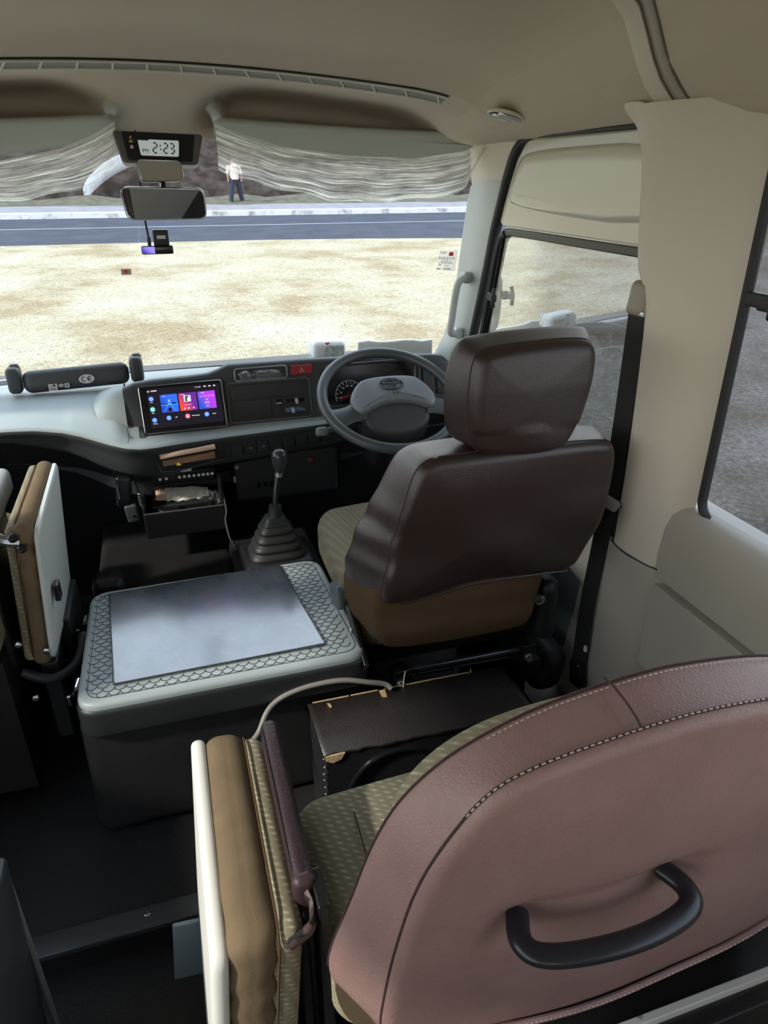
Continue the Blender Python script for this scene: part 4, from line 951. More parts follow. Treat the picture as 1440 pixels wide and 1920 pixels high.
# ---------------------------------------------------------------- touch screen
SO = FP(.030, .737, .004); sxd = V((1, .035, .0)).normalized(); syd = V((-.0, .34, .94)).normalized(); syd = (syd - sxd*syd.dot(sxd)).normalized(); szd = sxd.cross(syd)
SO.y -= .012
def sp(u, w, d=0): return SO + sxd*u + syd*w + szd*d
t = thing('touch_screen', SO, 'black touch screen head unit with glowing app tiles in the dashboard', 'touch screen')
o = rc([(-.119, .069), (-.119, -.069), (.119, -.069), (.119, .069)], .007, 5)
mb = MB(); mb.slab(o, o, 0, -.04, .003, lambda u, q, w: sp(u, w, q)); obj('bezel', mb, 'blackgloss', t)
mb = MB(); mb.tube([sp(u, w, .0002) for u, w in o], .0011, 6, closed=True); obj('edge_line', mb, 'metal', t)
def quad(mbx, u0, u1, w0, w1, d): mbx.f([mbx.v(sp(u0, w0, d)), mbx.v(sp(u1, w0, d)), mbx.v(sp(u1, w1, d)), mbx.v(sp(u0, w1, d))])
mb = MB(); quad(mb, -.098, .112, -.054, .060, .0006); scr = obj('display', mb, em('dark_violet_display', '1c1626', .55), t, smooth=False)
def tile(u0, u1, w0, w1, m, name='app_tile'):
    q = MB(); oo = rc([(u0, w1), (u0, w0), (u1, w0), (u1, w1)], .002, 3); q.f([q.v(sp(u, w, .0012)) for u, w in oo]); return obj(name, q, m, scr, smooth=False)
tile(-.063, -.014, -.012, .040, em_grad('blue_tile', '1d47c8', '2f6ae8', .9))
tile(-.010, .041, -.012, .040, em_grad('red_tile', 'e8463c', '6b2a96', .9))
tile(.045, .096, -.012, .040, em_grad('violet_tile', '2a55d8', 'b23fe0', .9))
wht = em('white_screen_ink', 'f4f4ff', 1.0); drk = em('dark_screen_ink', '0a1550', .6); tea = em('teal_icon', '5fd0c8', .9); blu = em('blue_icon', '4a86e0', .9); pnk = em('pink_icon', 'e86a7c', .9); brt = em('white_icon', 'd8e8f4', .8)
L = lambda s, z, u, w, m=wht, al='CENTER': lettering(s, z, sp(u, w, .0018), sxd, syd, m, scr, align=al, depth=.0001, lift=0)
L('0', .0105, -.039, .021); L('km/h', .0042, -.039, .0135); L('Navi', .0042, -.056, .0355, wht, 'LEFT')
L('Music', .0044, -.002, .0355, wht, 'LEFT'); L('Radio', .0044, .055, .0355, wht, 'LEFT'); L('FM', .0055, .070, .0155); L('87.5', .0075, .070, .006); L('MHz', .0045, .070, -.0035)
L('1:21 AM', .0052, .048, .0535); L('BT', .0052, -.024, -.0285); L('Filemanager', .0048, .032, -.0285); L('Video', .0048, .086, -.0285); L('WiFi', .004, -.088, .0205); L('Apps', .004, -.088, -.010); L('Settings', .004, -.086, -.0415)
def disc(u, w, r, m, name='icon', d=.0013):
    q = MB(); q.f([q.v(sp(u + r*math.cos(2*math.pi*k/20), w + r*math.sin(2*math.pi*k/20), d)) for k in range(20)]); return obj(name, q, m, scr, smooth=False)
disc(-.088, .031, .0072, blu); disc(-.088, .0005, .0072, tea); disc(-.087, -.031, .0072, blu); disc(-.046, -.0285, .0072, blu); disc(.008, -.0285, .0072, pnk); disc(.064, -.0285, .0072, blu)
for u, w in ((-.087, -.031), (-.046, -.0285), (.008, -.0285), (.064, -.0285), (-.088, .031), (-.088, .0005)):
    q = MB(); q.tube([sp(u + .0035*math.cos(2*math.pi*k/12), w + .0035*math.sin(2*math.pi*k/12), .0016) for k in range(12)], .0005, 5, closed=True); obj('icon_mark', q, wht, scr)
q = MB(); q.tube([sp(-.062, .010, .0016), sp(-.015, .010, .0016)], .0007, 5); q.tube([sp(-.045, .008, .0016), sp(-.056, -.010, .0016)], .0005, 5); q.tube([sp(-.034, .008, .0016), sp(-.022, -.010, .0016)], .0005, 5); obj('road_drawing', q, tea, scr)
q = MB()
for u, h in ((-.058, .004), (-.050, .003), (-.030, .006), (-.024, .004)): quad(q, u, u + .005, .0105, .0105 + h, .0015)
q.f([q.v(sp(u, w, .0016)) for u, w in ((-.045, -.0095), (-.033, -.0095), (-.034, -.003), (-.036, .001), (-.042, .001), (-.044, -.003))]); obj('car_drawing', q, em('ink_blue', '06081c', .3), scr, smooth=False)
q = MB()
for u in (-.044, -.035): quad(q, u, u + .002, -.007, -.0055, .0018)
obj('tail_light', q, em('tail_red', 'ff3030', 1), scr, smooth=False)
q = MB(); quad(q, .004, .024, .014, .0325, .0014); al = obj('album_picture', q, brt, scr, smooth=False)
q = MB(); quad(q, .008, .013, .015, .030, .0016); quad(q, .013, .017, .026, .031, .0016); obj('album_detail', q, em('album_dark', '7a2630', .5), scr, smooth=False)
q = MB(); q.f([q.v(sp(u, w, .0015)) for u, w in ((.013, -.0075), (.018, -.005), (.013, -.0025))])
for u in (.001, .027): quad(q, u, u + .004, -.0065, -.0035, .0015)
quad(q, .004, .024, .0045, .0052, .0015); obj('play_symbols', q, wht, scr, smooth=False)
q = MB(); q.tube([sp(.048 + .0046*k/4, .0255 + .0055*math.sin(k*1.9)*math.sin(k*.31)**2, .0016) for k in range(40)], .0004, 4); obj('sound_wave', q, em('wave_pink', 'e8a0ff', .9), scr)
q = MB()
for u in (-.098, -.092): pass
for k in range(4): quad(q, -.085 + k*.004, -.082 + k*.004, .052, .055, .0015)
q.tube([sp(-.097, .052, .0015), sp(-.095, .0545, .0015), sp(-.091, .0545, .0015), sp(-.089, .052, .0015)], .0005, 4, closed=True)
for u in (.066, .080, .094): quad(q, u, u + .006, .0525, .0555, .0015)
obj('status_icons', q, wht, scr, smooth=False)
for k in range(6):
    q = MB(); q.lathe([(.0012, 0), (.0012, .0006)], sp(-.109, .045 - .018*k, .0004), szd, 10); obj('touch_key', q, 'dashdark', t)

# ---------------------------------------------------------------- things lying on the dashboard
t = thing('display_bar', (-.28, 2.33, .745), 'long dark rounded device with a CE mark lying on the passenger dashboard', 'device')
bx = V((1, 0.0, .03)).normalized()
mb = MB(); mb.rbox((-.275, 2.335, .785), (.155, .026, .034), .024, 6, Matrix.Rotation(-.03, 3, 'Y') @ Matrix.Rotation(-.25, 3, 'X')); obj('housing', mb, 'dashdark', t)
for x, z in ((-.452, .792), (-.095, .800)):
    mb = MB(); mb.rbox((x, 2.335, z), (.020, .030, .040), .014, 4); mb.rbox((x + .004, 2.345, z + .016), (.015, .012, .030), .010, 3); br = obj('end_bracket', mb, 'dashdark', t)
mb = MB(); mb.tube([(-.47, 2.34, .785), (-.60, 2.34, .778)], .009, 10); obj('rod', mb, 'metal', t)
def bp(u, w, d=0): # face of the bar
    c = V((-.275, 2.3035, .783)); up = V((0, .25, .97)).normalized(); return c + bx*u + up*w + V((0, -.97, .25))*d
bup = V((0, .25, .97)).normalized()
mb = MB(); mb.f([mb.v(bp(.030 + .023*math.cos(2*math.pi*k/24), .002 + .0135*math.sin(2*math.pi*k/24), .0012)) for k in range(24)]); ce = obj('approval_badge', mb, 'labelgrey', t, smooth=False)
mb = MB()
mb.tube([bp(.022 + .0068*math.cos(math.radians(a)), .002 + .0068*math.sin(math.radians(a)), .0022) for a in range(60, 301, 20)], .0013, 5)
mb.tube([bp(.040 + .0068*math.cos(math.radians(a)), .002 + .0068*math.sin(math.radians(a)), .0022) for a in range(60, 301, 20)], .0013, 5); mb.tube([bp(.0335, .002, .0022), bp(.0415, .002, .0022)], .0013, 5); obj('lettering', mb, 'lcdink', ce)
mb = MB(); mb.prism([bp(u, w, .0006) for u, w in ((-.082, -.024), (-.057, -.024), (-.057, -.003), (-.082, -.003))], bp(0, 0, .001) - bp(0, 0, 0)); lb = obj('label_plate', mb, 'labelgrey', t, smooth=False)
mb = MB()
for w in (-.020, -.0165, -.010): mb.box(bp(-.0695, w, .0018), (.010, .0006, .0009))
mb.box(bp(-.066, -.0065, .0018), (.004, .0006, .002)); obj('print_line', mb, 'lcdink', lb, smooth=False)
mb = MB(); mb.f([mb.v(bp(-.046 + .0075*math.cos(2*math.pi*k/18), -.010 + .005*math.sin(2*math.pi*k/18), .0012)) for k in range(18)]); ov = obj('oval_mark', mb, 'labelgrey', t, smooth=False)
mb = MB(); mb.box(bp(-.046, -.010, .0016), (.0045, .0004, .0012)); obj('print_line', mb, 'lcdink', ov, smooth=False)
mb = MB(); mb.prism([bp(u, w, .0006) for u, w in ((-.036, -.018), (-.022, -.018), (-.022, -.005), (-.036, -.005))], bp(0, 0, .001) - bp(0, 0, 0)); bn_ = obj('bin_mark', mb, 'labelgrey', t, smooth=False)
mb = MB(); mb.tube([bp(-.034, -.016, .0022), bp(-.024, -.007, .0022)], .0006, 4); mb.tube([bp(-.024, -.016, .0022), bp(-.034, -.007, .0022)], .0006, 4); mb.tube([bp(u, w, .0022) for u, w in ((-.031, -.008), (-.027, -.008), (-.0275, -.014), (-.0305, -.014))], .0006, 4, closed=True); obj('symbol', mb, 'lcdink', bn_)
for u, w in ((-.12, .016), (-.02, .030), (.03, .030), (.118, .020), (-.098, -.014)):
    mb = MB(); mb.lathe([(.0022, 0), (.0022, .0012)], bp(u, w, .0 if w < .025 else -.006), V((0, -.97, .25)), 10); obj('screw', mb, 'black', t)

t = thing('tissue_pack', (.54, 2.40, .80), 'white tissue pack with red heart in a clear bag on the dashboard', 'tissue pack')
mb = MB(); mb.rbox((.540, 2.37, .812), (.058, .04, .032), .018, 5, Matrix.Rotation(.06, 3, 'Y'), lambda p: (p.x, p.y, p.z * (1 + .6*p.x))); obj('pack', mb, 'tissue', t)
mb = MB(); mb.grid([[(.525, 2.327, .832), (.587, 2.327, .830)], [(.521, 2.327, .795), (.590, 2.327, .796)]]); obj('print', mb, 'leafprint', t, smooth=False)
mb = MB(); hrt = [(16*math.sin(a)**3, 13*math.cos(a) - 5*math.cos(2*a) - 2*math.cos(3*a) - math.cos(4*a)) for a in [2*math.pi*k/24 for k in range(24)]]
mb.f([mb.v((.530 + u*.0005, 2.322, .840 + w*.00035)) for u, w in hrt]); obj('heart', mb, 'redprint', t, smooth=False)
mb = MB(); rd = random.Random(2); rows = []
for j in range(13):
    rows.append([(.468 + .150*i/20 - .012*(j/12)*(1 - i/10), 2.318 + .010*rd.random() + .05*(j/12), .772 + .082*j/12*(.72 + .28*math.sin(i*.45 + .2)) + .004*rd.random()) for i in range(21)])
mb.grid(rows, uv=True); obj('clear_bag', mb, 'film_clear', t, smooth=False)
t = thing('paper_packet', (.775, 2.36, .80), 'flat white paper packet standing behind the steering wheel on the dashboard', 'packet')
mb = MB(); mb.rbox((.772, 2.32, .803), (.132, .010, .034), .006, 8, Matrix.Rotation(-.15, 3, 'Z'), lambda p: (p.x, p.y + .004*math.sin(p.x*40), p.z + .003*math.sin(p.x*55) + .002*math.sin(p.x*130))); obj('sleeve', mb, 'tissue', t)

# ---------------------------------------------------------------- steering wheel
WC = V((.622, 1.915, .757)); BT = math.radians(28)
wu = V((1, 0, 0)); wv = V((0, math.cos(BT), math.sin(BT))); wnn = wu.cross(wv)
def wp(u, v, d=0): return WC + wu*u + wv*v + wnn*d
t = thing('steering_wheel', WC, 'charcoal steering wheel with oval emblem in front of the driver seat', 'steering wheel')
R_ = .203
mb = MB(); mb.tube([wp(R_*math.cos(2*math.pi*k/72), R_*math.sin(2*math.pi*k/72)) for k in range(72)], .0160, 14, closed=True); obj('rim', mb, 'wheel', t)
po = smooth_closed([(-.062, .052), (-.10, .036), (-.132, -.012), (-.126, -.055), (-.104, -.080), (-.072, -.060), (-.03, -.044), (.03, -.044), (.072, -.060), (.104, -.080), (.126, -.055), (.132, -.012), (.10, .036), (.062, .052), (0, .056)], 2)
mb = MB(); mb.slab(po, [(u*.95, v*.95) for u, v in po], .034, -.03, .012, lambda u, d, v: wp(u, v, d + .010 - .30*max(0, abs(u) - .085)), .004); obj('airbag_cover', mb, 'hub', t)
lo = smooth_closed([(-.100, -.060), (-.10, -.10), (-.06, -.128), (0, -.134), (.06, -.128), (.10, -.10), (.100, -.060), (.04, -.030), (-.04, -.030)], 2)
mb = MB(); mb.slab(lo, lo, .022, -.04, .012, lambda u, d, v: wp(u, v, d - .45*max(0, -.06 - v)), .0); obj('lower_pad', mb, 'dashdark', t, label='darker lower part of the wheel centre')
for sg in (-1, 1):
    mb = MB(); rows = []
    for k in range(7):
        q = k/6; u = sg*(.092 + .098*q); v = -.040 - .030*q - .004*math.sin(q*3); w_ = .034 + .012*(abs(q - .5)*2)**2
        rows.append([wp(u - sg*0.0, v + w_*math.cos(a)*1.0, .012*(1-q) + .012*math.sin(a)) for a in [2*math.pi*i/14 for i in range(14)]])
    mb.rings(rows); obj('spoke', mb, 'wheel', t)
    mb = MB(); mb.tube([wp(sg*.112, -.012, .028), wp(sg*.106, -.045, .026), wp(sg*.088, -.072, .018)], .0022, 6); obj('spoke_gap', mb, 'rubber', t)
mb = MB()
def ell(a, b, u0, v0, d, r, nn=36): mb.tube([wp(u0 + a*math.cos(2*math.pi*k/nn), v0 + b*math.sin(2*math.pi*k/nn), d) for k in range(nn)], r, 6, closed=True)
ell(.034, .0235, 0, .010, .0490, .0026); ell(.010, .0215, 0, .0105, .0500, .0021); ell(.026, .0085, 0, .0195, .0500, .0021)
obj('emblem', mb, mat('dark_emblem', (.045, .05, .055), .25, .3), t)
mb = MB(); mb.box(wp(.006, -.025, .0485), (.008, .003, .001), Matrix.Rotation(BT, 3, 'X')); obj('airbag_mark', mb, 'wheel', t, smooth=False)
mb = MB(); mb.lathe([(.045, 0), (.05, -.06), (.055, -.22)], wp(0, -.01, -.02), wnn, 20); obj('column', mb, 'black', t)
mb = MB(); mb.rbox((.622, 2.03, .665), (.075, .09, .05), .025, 4, Matrix.Rotation(BT, 3, 'X')); obj('column_cover', mb, 'black', t)
mb = MB(); mb.tube([wp(-.06, -.02, -.06), wp(-.15, -.045, -.058), wp(-.205, -.055, -.055)], [.007, .008, .009], 10); sk_ = obj('stalk', mb, 'wheel', t)
mb = MB(); mb.tube([wp(-.200, -.055, -.055), wp(-.205, -.055, -.055), wp(-.228, -.058, -.053), wp(-.234, -.058, -.053)], [.010, .0135, .0135, .009], 12); obj('stalk_tip', mb, mat('stalk_grey', (.16, .18, .18), .5), sk_)
mb = MB(); mb.tube([(.665, 1.83, .62), (.66, 1.82, .64)], .003, 8); obj('key', mb, 'chrome', t)

# ---------------------------------------------------------------- gear lever
t = thing('gear_lever', (.232, 1.80, .33), 'gear lever with a shiny dark knob and ribbed rubber boot beside the engine lid', 'gear lever')
mb = MB(); mb.rbox((.235, 1.80, .342), (.103, .085, .018), .012, 4, None, lambda p: (p.x*(1 - 2.5*max(0, p.z)), p.y*(1 - 2.5*max(0, p.z)), p.z)); obj('base', mb, 'black', t)
mb = MB(); rows = []
zz = [.356 + .115*i/48 for i in range(49)]
for i, z in enumerate(zz):
    q = i/48; s = 1 - q; rib = .007*(abs(math.sin(q*math.pi*5.0))**.7) * (1 if q < .85 else .3)
    hw = .026 + .052*s**1.05 + rib; hd = .024 + .038*s**1.05 + rib; cx, cy = .235 + .004*q, 1.80 + .012*q
    rows.append([(cx + hw*(abs(math.cos(a))**.45)*(1 if math.cos(a) > 0 else -1), cy + hd*(abs(math.sin(a))**.45)*(1 if math.sin(a) > 0 else -1), z) for a in [2*math.pi*k/40 for k in range(40)]])
mb.rings(rows); obj('boot', mb, 'rubber', t, angle=80)
mb = MB(); mb.lathe([(.022, 0), (.019, .02), (.018, .034)], (.240, 1.812, .468), (.1, .1, 1), 20); obj('boot_collar', mb, 'rubber', t)
lp = spline([(.242, 1.815, .49), (.249, 1.825, .535), (.262, 1.84, .585), (.268, 1.847, .61)], 6)
mb = MB(); mb.tube(lp, .0088, 12); obj('shaft', mb, 'blackmetal', t)
mb = MB(); mb.lathe([(.0115, 0), (.0125, .012)], (.262, 1.84, .578), (.16, .2, 1), 14); obj('shaft_ring', mb, 'metal', t)
kd = V((.12, .10, 1)).normalized()
mb = MB(); mb.lathe([(.010, 0), (.014, .004), (.018, .016), (.0225, .036), (.0235, .046), (.021, .057), (.014, .064), (.006, .0665), (0.0005, .067)], (.2655, 1.845, .592), kd, 24); kn = obj('knob', mb, mat('dark_shift_knob', (.035, .04, .042), .22), t)
mb = MB()
kt = V((.2655, 1.845, .592)) + kd*.0655 + V((-.002, -.006, 0))
for u in (-.006, 0, .006): mb.box(kt + V((u, -.003, -.001)), (.0007, .006, .0007))
mb.box(kt + V((0, -.003, -.001)), (.0065, .0007, .0007)); obj('shift_pattern', mb, 'beltgrey', kn, smooth=False)

# ---------------------------------------------------------------- units hanging under the dashboard
t = thing('disc_player', (.005, 2.02, .53), 'slim black player with a row of white buttons under the dashboard', 'player')
mb = MB(); mb.rbox((.005, 2.06, .545), (.092, .06, .020), .004, 2); obj('case', mb, 'blackgloss', t)
mb = MB(); mb.box((.012, 1.998, .568), (.016, .003, .004)); obj('tab', mb, 'labelgrey', t, smooth=False)
for u in (-.070, -.052, -.014, .000, .014, .028, .042, .055, .068, .081):
    mb = MB(); mb.lathe([(.0045, 0), (.0045, .003), (.003, .0045)], (.005 + u, 2.0005, .547 + .0), (0, -1, 0), 12); obj('button', mb, 'white', t)
lettering('+', .008, (-.030, 1.9995, .547), (1, 0, 0), (0, 0, 1), 'labelgrey', t)
t = thing('under_dash_tray', (-.005, 1.98, .38), 'black open tray under the dashboard holding papers and a round tin', 'tray')
mb = MB(); mb.box((-.008, 2.03, .402), (.115, .09, .006)); mb.box((-.008, 1.945, .425), (.115, .006, .040)); mb.box((-.12, 2.03, .44), (.005, .09, .05)); mb.box((.104, 2.03, .47), (.005, .09, .08)); obj('body', mb, 'blackmetal', t, bevel=.003)
mb = MB(); mb.tube([(-.122, 1.940, .466), (.106, 1.940, .466)], .0026, 8); obj('edge', mb, mat('worn_tray_edge', (.12, .12, .13), .3, .5), t)
t = thing('round_tin', (-.055, 1.975, .41), 'round black tin standing in the tray under the dashboard', 'tin')
mb = MB(); mb.lathe([(.034, 0), (.036, .004), (.036, .045)], (-.052, 1.985, .41), n=28); obj('body', mb, 'blackgloss', t)
mb = MB(); mb.lathe([(.038, 0), (.039, .002), (.039, .009), (.036, .012)], (-.052, 1.985, .453), n=28); obj('lid', mb, 'blackgloss', t)
mb = MB(); mb.tube([V((-.052 + .0385*math.cos(a), 1.985 + .0385*math.sin(a), .451)) for a in [2*math.pi*k/28 for k in range(28)]], .0012, 6, closed=True); obj('lid_rim', mb, 'metal', t)
t = thing('loose_papers', (.01, 2.02, .46), 'crumpled white and pink papers behind the round tin in the tray', 'papers')
mb = MB(); rd = random.Random(8)
mb.grid([[(-.055 + .125*i/8, 2.0 + .05*j/3, .470 + .022*j/3 - .010*i/8 + .007*rd.random()) for i in range(9)] for j in range(4)]); obj('white_sheet', mb, 'paper', t, smooth=False, solid=.001)
mb = MB(); mb.grid([[(-.085 + .05*i/4, 2.01 + .04*j/2, .472 + .02*j/2 + .005*rd.random()) for i in range(5)] for j in range(3)]); obj('pink_sheet', mb, 'pink', t, smooth=False, solid=.001)
mb = MB(); crumple(mb, (.068, 2.0, .462), (.030, .02, .030), 21); top_mesh('plastic_wrapper', mb, 'film_clear', 'crumpled clear bag at the right end of the tray under the dashboard', 'wrapper', smooth=False)
mb = MB(); mb.box((-.01, 2.03, .439), (.09, .05, .030)); top_mesh('dark_case', mb, 'black', 'dark flat case lying under the papers in the tray', 'case', bevel=.006)
t = thing('radio_handset', (-.165, 1.985, .47), 'black radio handset hanging on a hook left of the under-dash tray', 'handset')
mb = MB(); mb.rbox((-.168, 1.985, .530), (.022, .018, .048), .009, 3, Matrix.Rotation(.12, 3, 'Y')); obj('body', mb, 'blackgloss', t)
mb = MB(); mb.rbox((-.155, 1.975, .463), (.018, .015, .028), .007, 3, Matrix.Rotation(-.1, 3, 'Y')); pl = obj('plug', mb, 'dashdark', t)
mb = MB(); mb.lathe([(.005, 0), (.004, .003)], (-.152, 1.961, .458), (0, -1, 0), 10); obj('screw', mb, 'chrome', pl)
mb = MB(); mb.tube([V((-.168 + .017*math.cos(a), 1.985, .585 + .017*math.sin(a))) for a in [math.pi*k/10 for k in range(11)]], .0025, 6); obj('hook', mb, 'blackgloss', t)
mb = MB(); mb.box((-.183, 1.967, .535), (.0015, .001, .022)); obj('edge_strip', mb, 'metal', t, smooth=False)
t = thing('hanging_lead', (-.13, 1.98, .42), 'thin black lead with a metal plug hanging beside the radio handset', 'lead')
mb = MB(); mb.tube(spline([(-.14, 2.0, .58), (-.128, 1.975, .52), (-.125, 1.97, .47), (-.118, 1.965, .40)], 5), .003, 6); obj('wire', mb, 'rubber', t)
mb = MB(); mb.tube([(-.127, 1.968, .515), (-.125, 1.966, .485)], .006, 8); obj('plug', mb, 'dashdark', t)
mb = MB(); mb.sphere((-.128, 1.965, .522), .0045, 6); obj('plug_tip', mb, 'chrome', t)
t = thing('hanging_lead', (.11, 1.93, .33), 'thin dark lead hanging at the right end of the tray towards the gear boot', 'lead')
mb = MB(); mb.tube(spline([(.108, 1.95, .50), (.112, 1.93, .45), (.106, 1.925, .42), (.112, 1.90, .37), (.125, 1.88, .34)], 6), .0028, 6); obj('wire', mb, mat('lead_grey', (.07, .065, .06), .5), t)
mb = MB(); mb.tube([(.116, 1.895, .365), (.122, 1.885, .345)], .006, 8); obj('plug', mb, 'dashdark', t)
t = thing('knee_panel', (.35, 2.1, .45), 'dark lower panel with small switches and sockets below the centre of the dashboard', 'panel')
mb = MB(); mb.rbox((.32, 2.10, .49), (.17, .04, .08), .015, 4); obj('body', mb, 'dashpanel', t)
mb = MB(); mb.lathe([(.006, 0), (.006, .004)], (.165, 2.058, .535), (0, -1, 0), 12); obj('key_slot', mb, 'metal', t)
mb = MB(); mb.rbox((.155, 2.056, .495), (.004, .004, .010), .002, 2); obj('switch', mb, 'labelgrey', t)
mb = MB(); mb.rbox((.40, 2.056, .535), (.009, .004, .007), .002, 2); obj('warning_lamp', mb, mat('dull_red_lamp', (.16, .03, .025), .4), t)
for x in (.23, .25, .27):
    mb = MB(); mb.box((x, 2.058, .465), (.006, .003, .008)); obj('socket', mb, 'blackgloss', t, bevel=.001)

# ---------------------------------------------------------------- engine lid and mat
t = thing('engine_lid', (.035, 1.47, .33), 'grey engine lid with fish-scale tread between the two front seats', 'engine lid')
ex0, ex1, ey0, ey1 = -.268, .347, 1.232, 1.69
def lid_out(k, sk=0): 
    return rc([(ex0 + k, ey1 - k - .004), (ex0 + k - .004, ey0 + k), (ex1 - k + .006, ey0 + k - .004), (ex1 - k - .012, ey1 - k)], .05 - .6*min(k, .03), 8)
mb = MB(); o = lid_out(0)
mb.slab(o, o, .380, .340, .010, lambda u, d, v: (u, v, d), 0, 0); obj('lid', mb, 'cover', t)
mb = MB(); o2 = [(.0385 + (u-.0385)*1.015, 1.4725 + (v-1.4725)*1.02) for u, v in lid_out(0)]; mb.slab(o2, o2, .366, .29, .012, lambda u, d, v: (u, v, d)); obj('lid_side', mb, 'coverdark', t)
# fish-scale tread: one mesh of curved grooves
mb = MB(); cw, chh = .0235, .0150
inset = lid_out(.020)
ux0, ux1, vy0, vy1 = ex0 + .024, ex1 - .026, ey0 + .024, ey1 - .024
nr = int((vy1 - vy0)/chh); nc = int((ux1 - ux0)/cw)
def inside_mat(x, y): return -.205 < x < .222 and 1.287 < y < 1.655
for j in range(nr + 1):
    for i in range(nc + 1):
        x = ux0 + cw*(i + .5*(j % 2)); y = vy0 + chh*(j + .55)
        if x + cw*.5 > ux1 + .004 or inside_mat(x, y) : continue
        if (x > ux1 - .028 and y < vy0 + .02) or (x < ux0 + .02 and y < vy0 + .012): continue
        mb.tube([(x + cw*.5*math.cos(a), y + chh*.80*math.sin(a), .3803) for a in [math.pi + math.pi*k/7 for k in range(8)]], .0011, 4, cap=False)
fr = [(u, v) for u, v in inset]
mb.tube([(u, v, .3800) for u, v in fr], .0013, 4, closed=True); obj('tread_pattern', mb, 'scale', t)
for y in (1.60, 1.345):
    mb = MB(); mb.box((ex0 - .008, y, .345), (.010, .022, .012)); mb.tube([(ex0 - .016, y - .018, .350), (ex0 - .030, y - .02, .335), (ex0 - .034, y + .004, .325)], .0045, 6); lt = obj('latch', mb, 'blackmetal', t, bevel=.002)
    mb = MB(); mb.tube([(ex0 - .030, y - .024, .345), (ex0 - .030, y - .024, .322)], .004, 8); mb.tube([(ex0 - .010, y + .016, .358), (ex0 - .014, y - .014, .358)], .0025, 6); obj('latch_pin', mb, 'chrome', lt)
def worn_mat():
    m = mat('worn_black_rubber_mat', (.050, .056, .066), .30, bump=(300, .12), spec=.7); nt = m.node_tree; b = nt.nodes['Principled BSDF']
    a = ramp(nt, noise(nt, 6, 6, .65), [(.45, (.020, .023, .030)), (.60, (.036, .040, .048)), (.80, (.16, .165, .17))])
    s = ramp(nt, noise(nt, 16, 6, .8, None, ((1, 5, 1), (0, 0, .5))), [(.70, g(0)), (.80, g(.35))])
    nt.links.new(mix_rgb(nt, a, (.42, .42, .40, 1), s), b.inputs['Base Color'])
    r = ramp(nt, noise(nt, 9, 4, .6), [(.3, g(.20)), (.7, g(.38))]); nt.links.new(r, b.inputs['Roughness']); b.inputs['Coat Weight'].default_value = 1; b.inputs['Coat IOR'].default_value = 2.0; b.inputs['Coat Roughness'].default_value = .16; return m
mb = MB(); mo = rc([(-.222, 1.660), (-.200, 1.282), (.264, 1.283), (.226, 1.676)], .006, 3)
mb.slab(mo, mo, .3868, .3808, .0015, lambda u, d, v: (u, v, d + .0012*math.sin(u*9 + v*5)), 0, 0, 2, 8); top_mesh('rubber_mat', mb, worn_mat(), 'worn shiny black rubber mat lying on the grey engine lid', 'mat')

# ---------------------------------------------------------------- cable and speaker box
mb = MB(); mb.tube(spline([(.04, 1.13, .235), (.055, 1.16, .243), (.085, 1.185, .258), (.107, 1.205, .288), (.130, 1.218, .303), (.165, 1.222, .317), (.215, 1.222, .326), (.285, 1.219, .326), (.345, 1.213, .310), (.385, 1.214, .294), (.398, 1.205, .284)], 6), .0062, 10)
top_mesh('cable', mb, 'cable', 'grey cable looping from the aisle over the engine housing to the speaker box', 'cable')
t = thing('speaker_box', (.45, 1.14, 0), 'black leatherette speaker box with torn edges on the floor behind the driver seat', 'speaker box')
BX0, BX1, BY0, BY1, BZ = .206, .685, 1.062, 1.222, .270
def by_(x, y): return y - .02*(x - .2)
mb = MB(); rows = [[(BX0, by_(BX0, BY1), z) , (BX0, by_(BX0, BY0), z), (BX1, by_(BX1, BY0), z), (BX1, by_(BX1, BY1), z)] for z in (0, BZ)]; mb.rings(rows); obj('body', mb, 'black', t, bevel=.004)
mb = MB(); rd = random.Random(11); nn = 40
top0 = []
for i in range(nn + 1):
    x = BX0 - .003 + (BX1 - BX0 + .006)*i/nn; top0.append((x, by_(x, BY0) - .003 + .0035*rd.random() * (2.4 if i < 9 else 1), BZ + .0015))
mb.grid([[(x, by_(x, BY1) + .002, BZ + .0022) for x, _, _ in top0], [(x, by_(x, (BY0+BY1)/2), BZ + .003) for x, _, _ in top0], top0, [(x, y - .002, z - .003 - .004*rd.random()) for x, y, z in top0]]); obj('covering', mb, 'boxleather', t, solid=.002, label='black leatherette covering on top')
TL = 'bare chipboard where the covering is torn'
for a, b in ((.215, .30), (.305, .37), (.385, .43), (.44, .60)):
    mb = MB(); mb.box(((a+b)/2, by_((a+b)/2, BY1 + .0035), BZ + .001), ((b-a)/2, .002, .0025), Matrix.Rotation(-.02, 3, 'Z')); obj('torn_edge', mb, 'chip', t, smooth=False, label=TL)
for poly, vec in (([(.205, BY0 - .003, BZ - .001), (.248, BY0 - .005, BZ + .001), (.240, BY0 - .005, BZ - .014), (.222, BY0 - .005, BZ - .020), (.207, BY0 - .004, BZ - .012)], (0, .004, 0)),
                  ([(.372, 1.218, BZ + .003), (.386, 1.218, BZ + .003), (.383, 1.190, BZ + .0045), (.372, 1.194, BZ + .0045)], (0, 0, .002)),
                  ([(.246, 1.212, BZ + .003), (.252, 1.210, BZ + .003), (.254, 1.196, BZ + .0045), (.249, 1.194, BZ + .0045)], (0, 0, .002))):
    mb = MB(); mb.prism(poly, vec); obj('torn_edge', mb, 'chip', t, smooth=False, label=TL)
mb = MB(); rd = random.Random(12)
for k in range(12):
    z = BZ - .01 - .02*k; mb.tube([(BX0 - .001, BY0 + .001, z), (BX0 - .006 + .004*rd.random(), BY0 - .003, z + .008*rd.random())], .0012, 4)
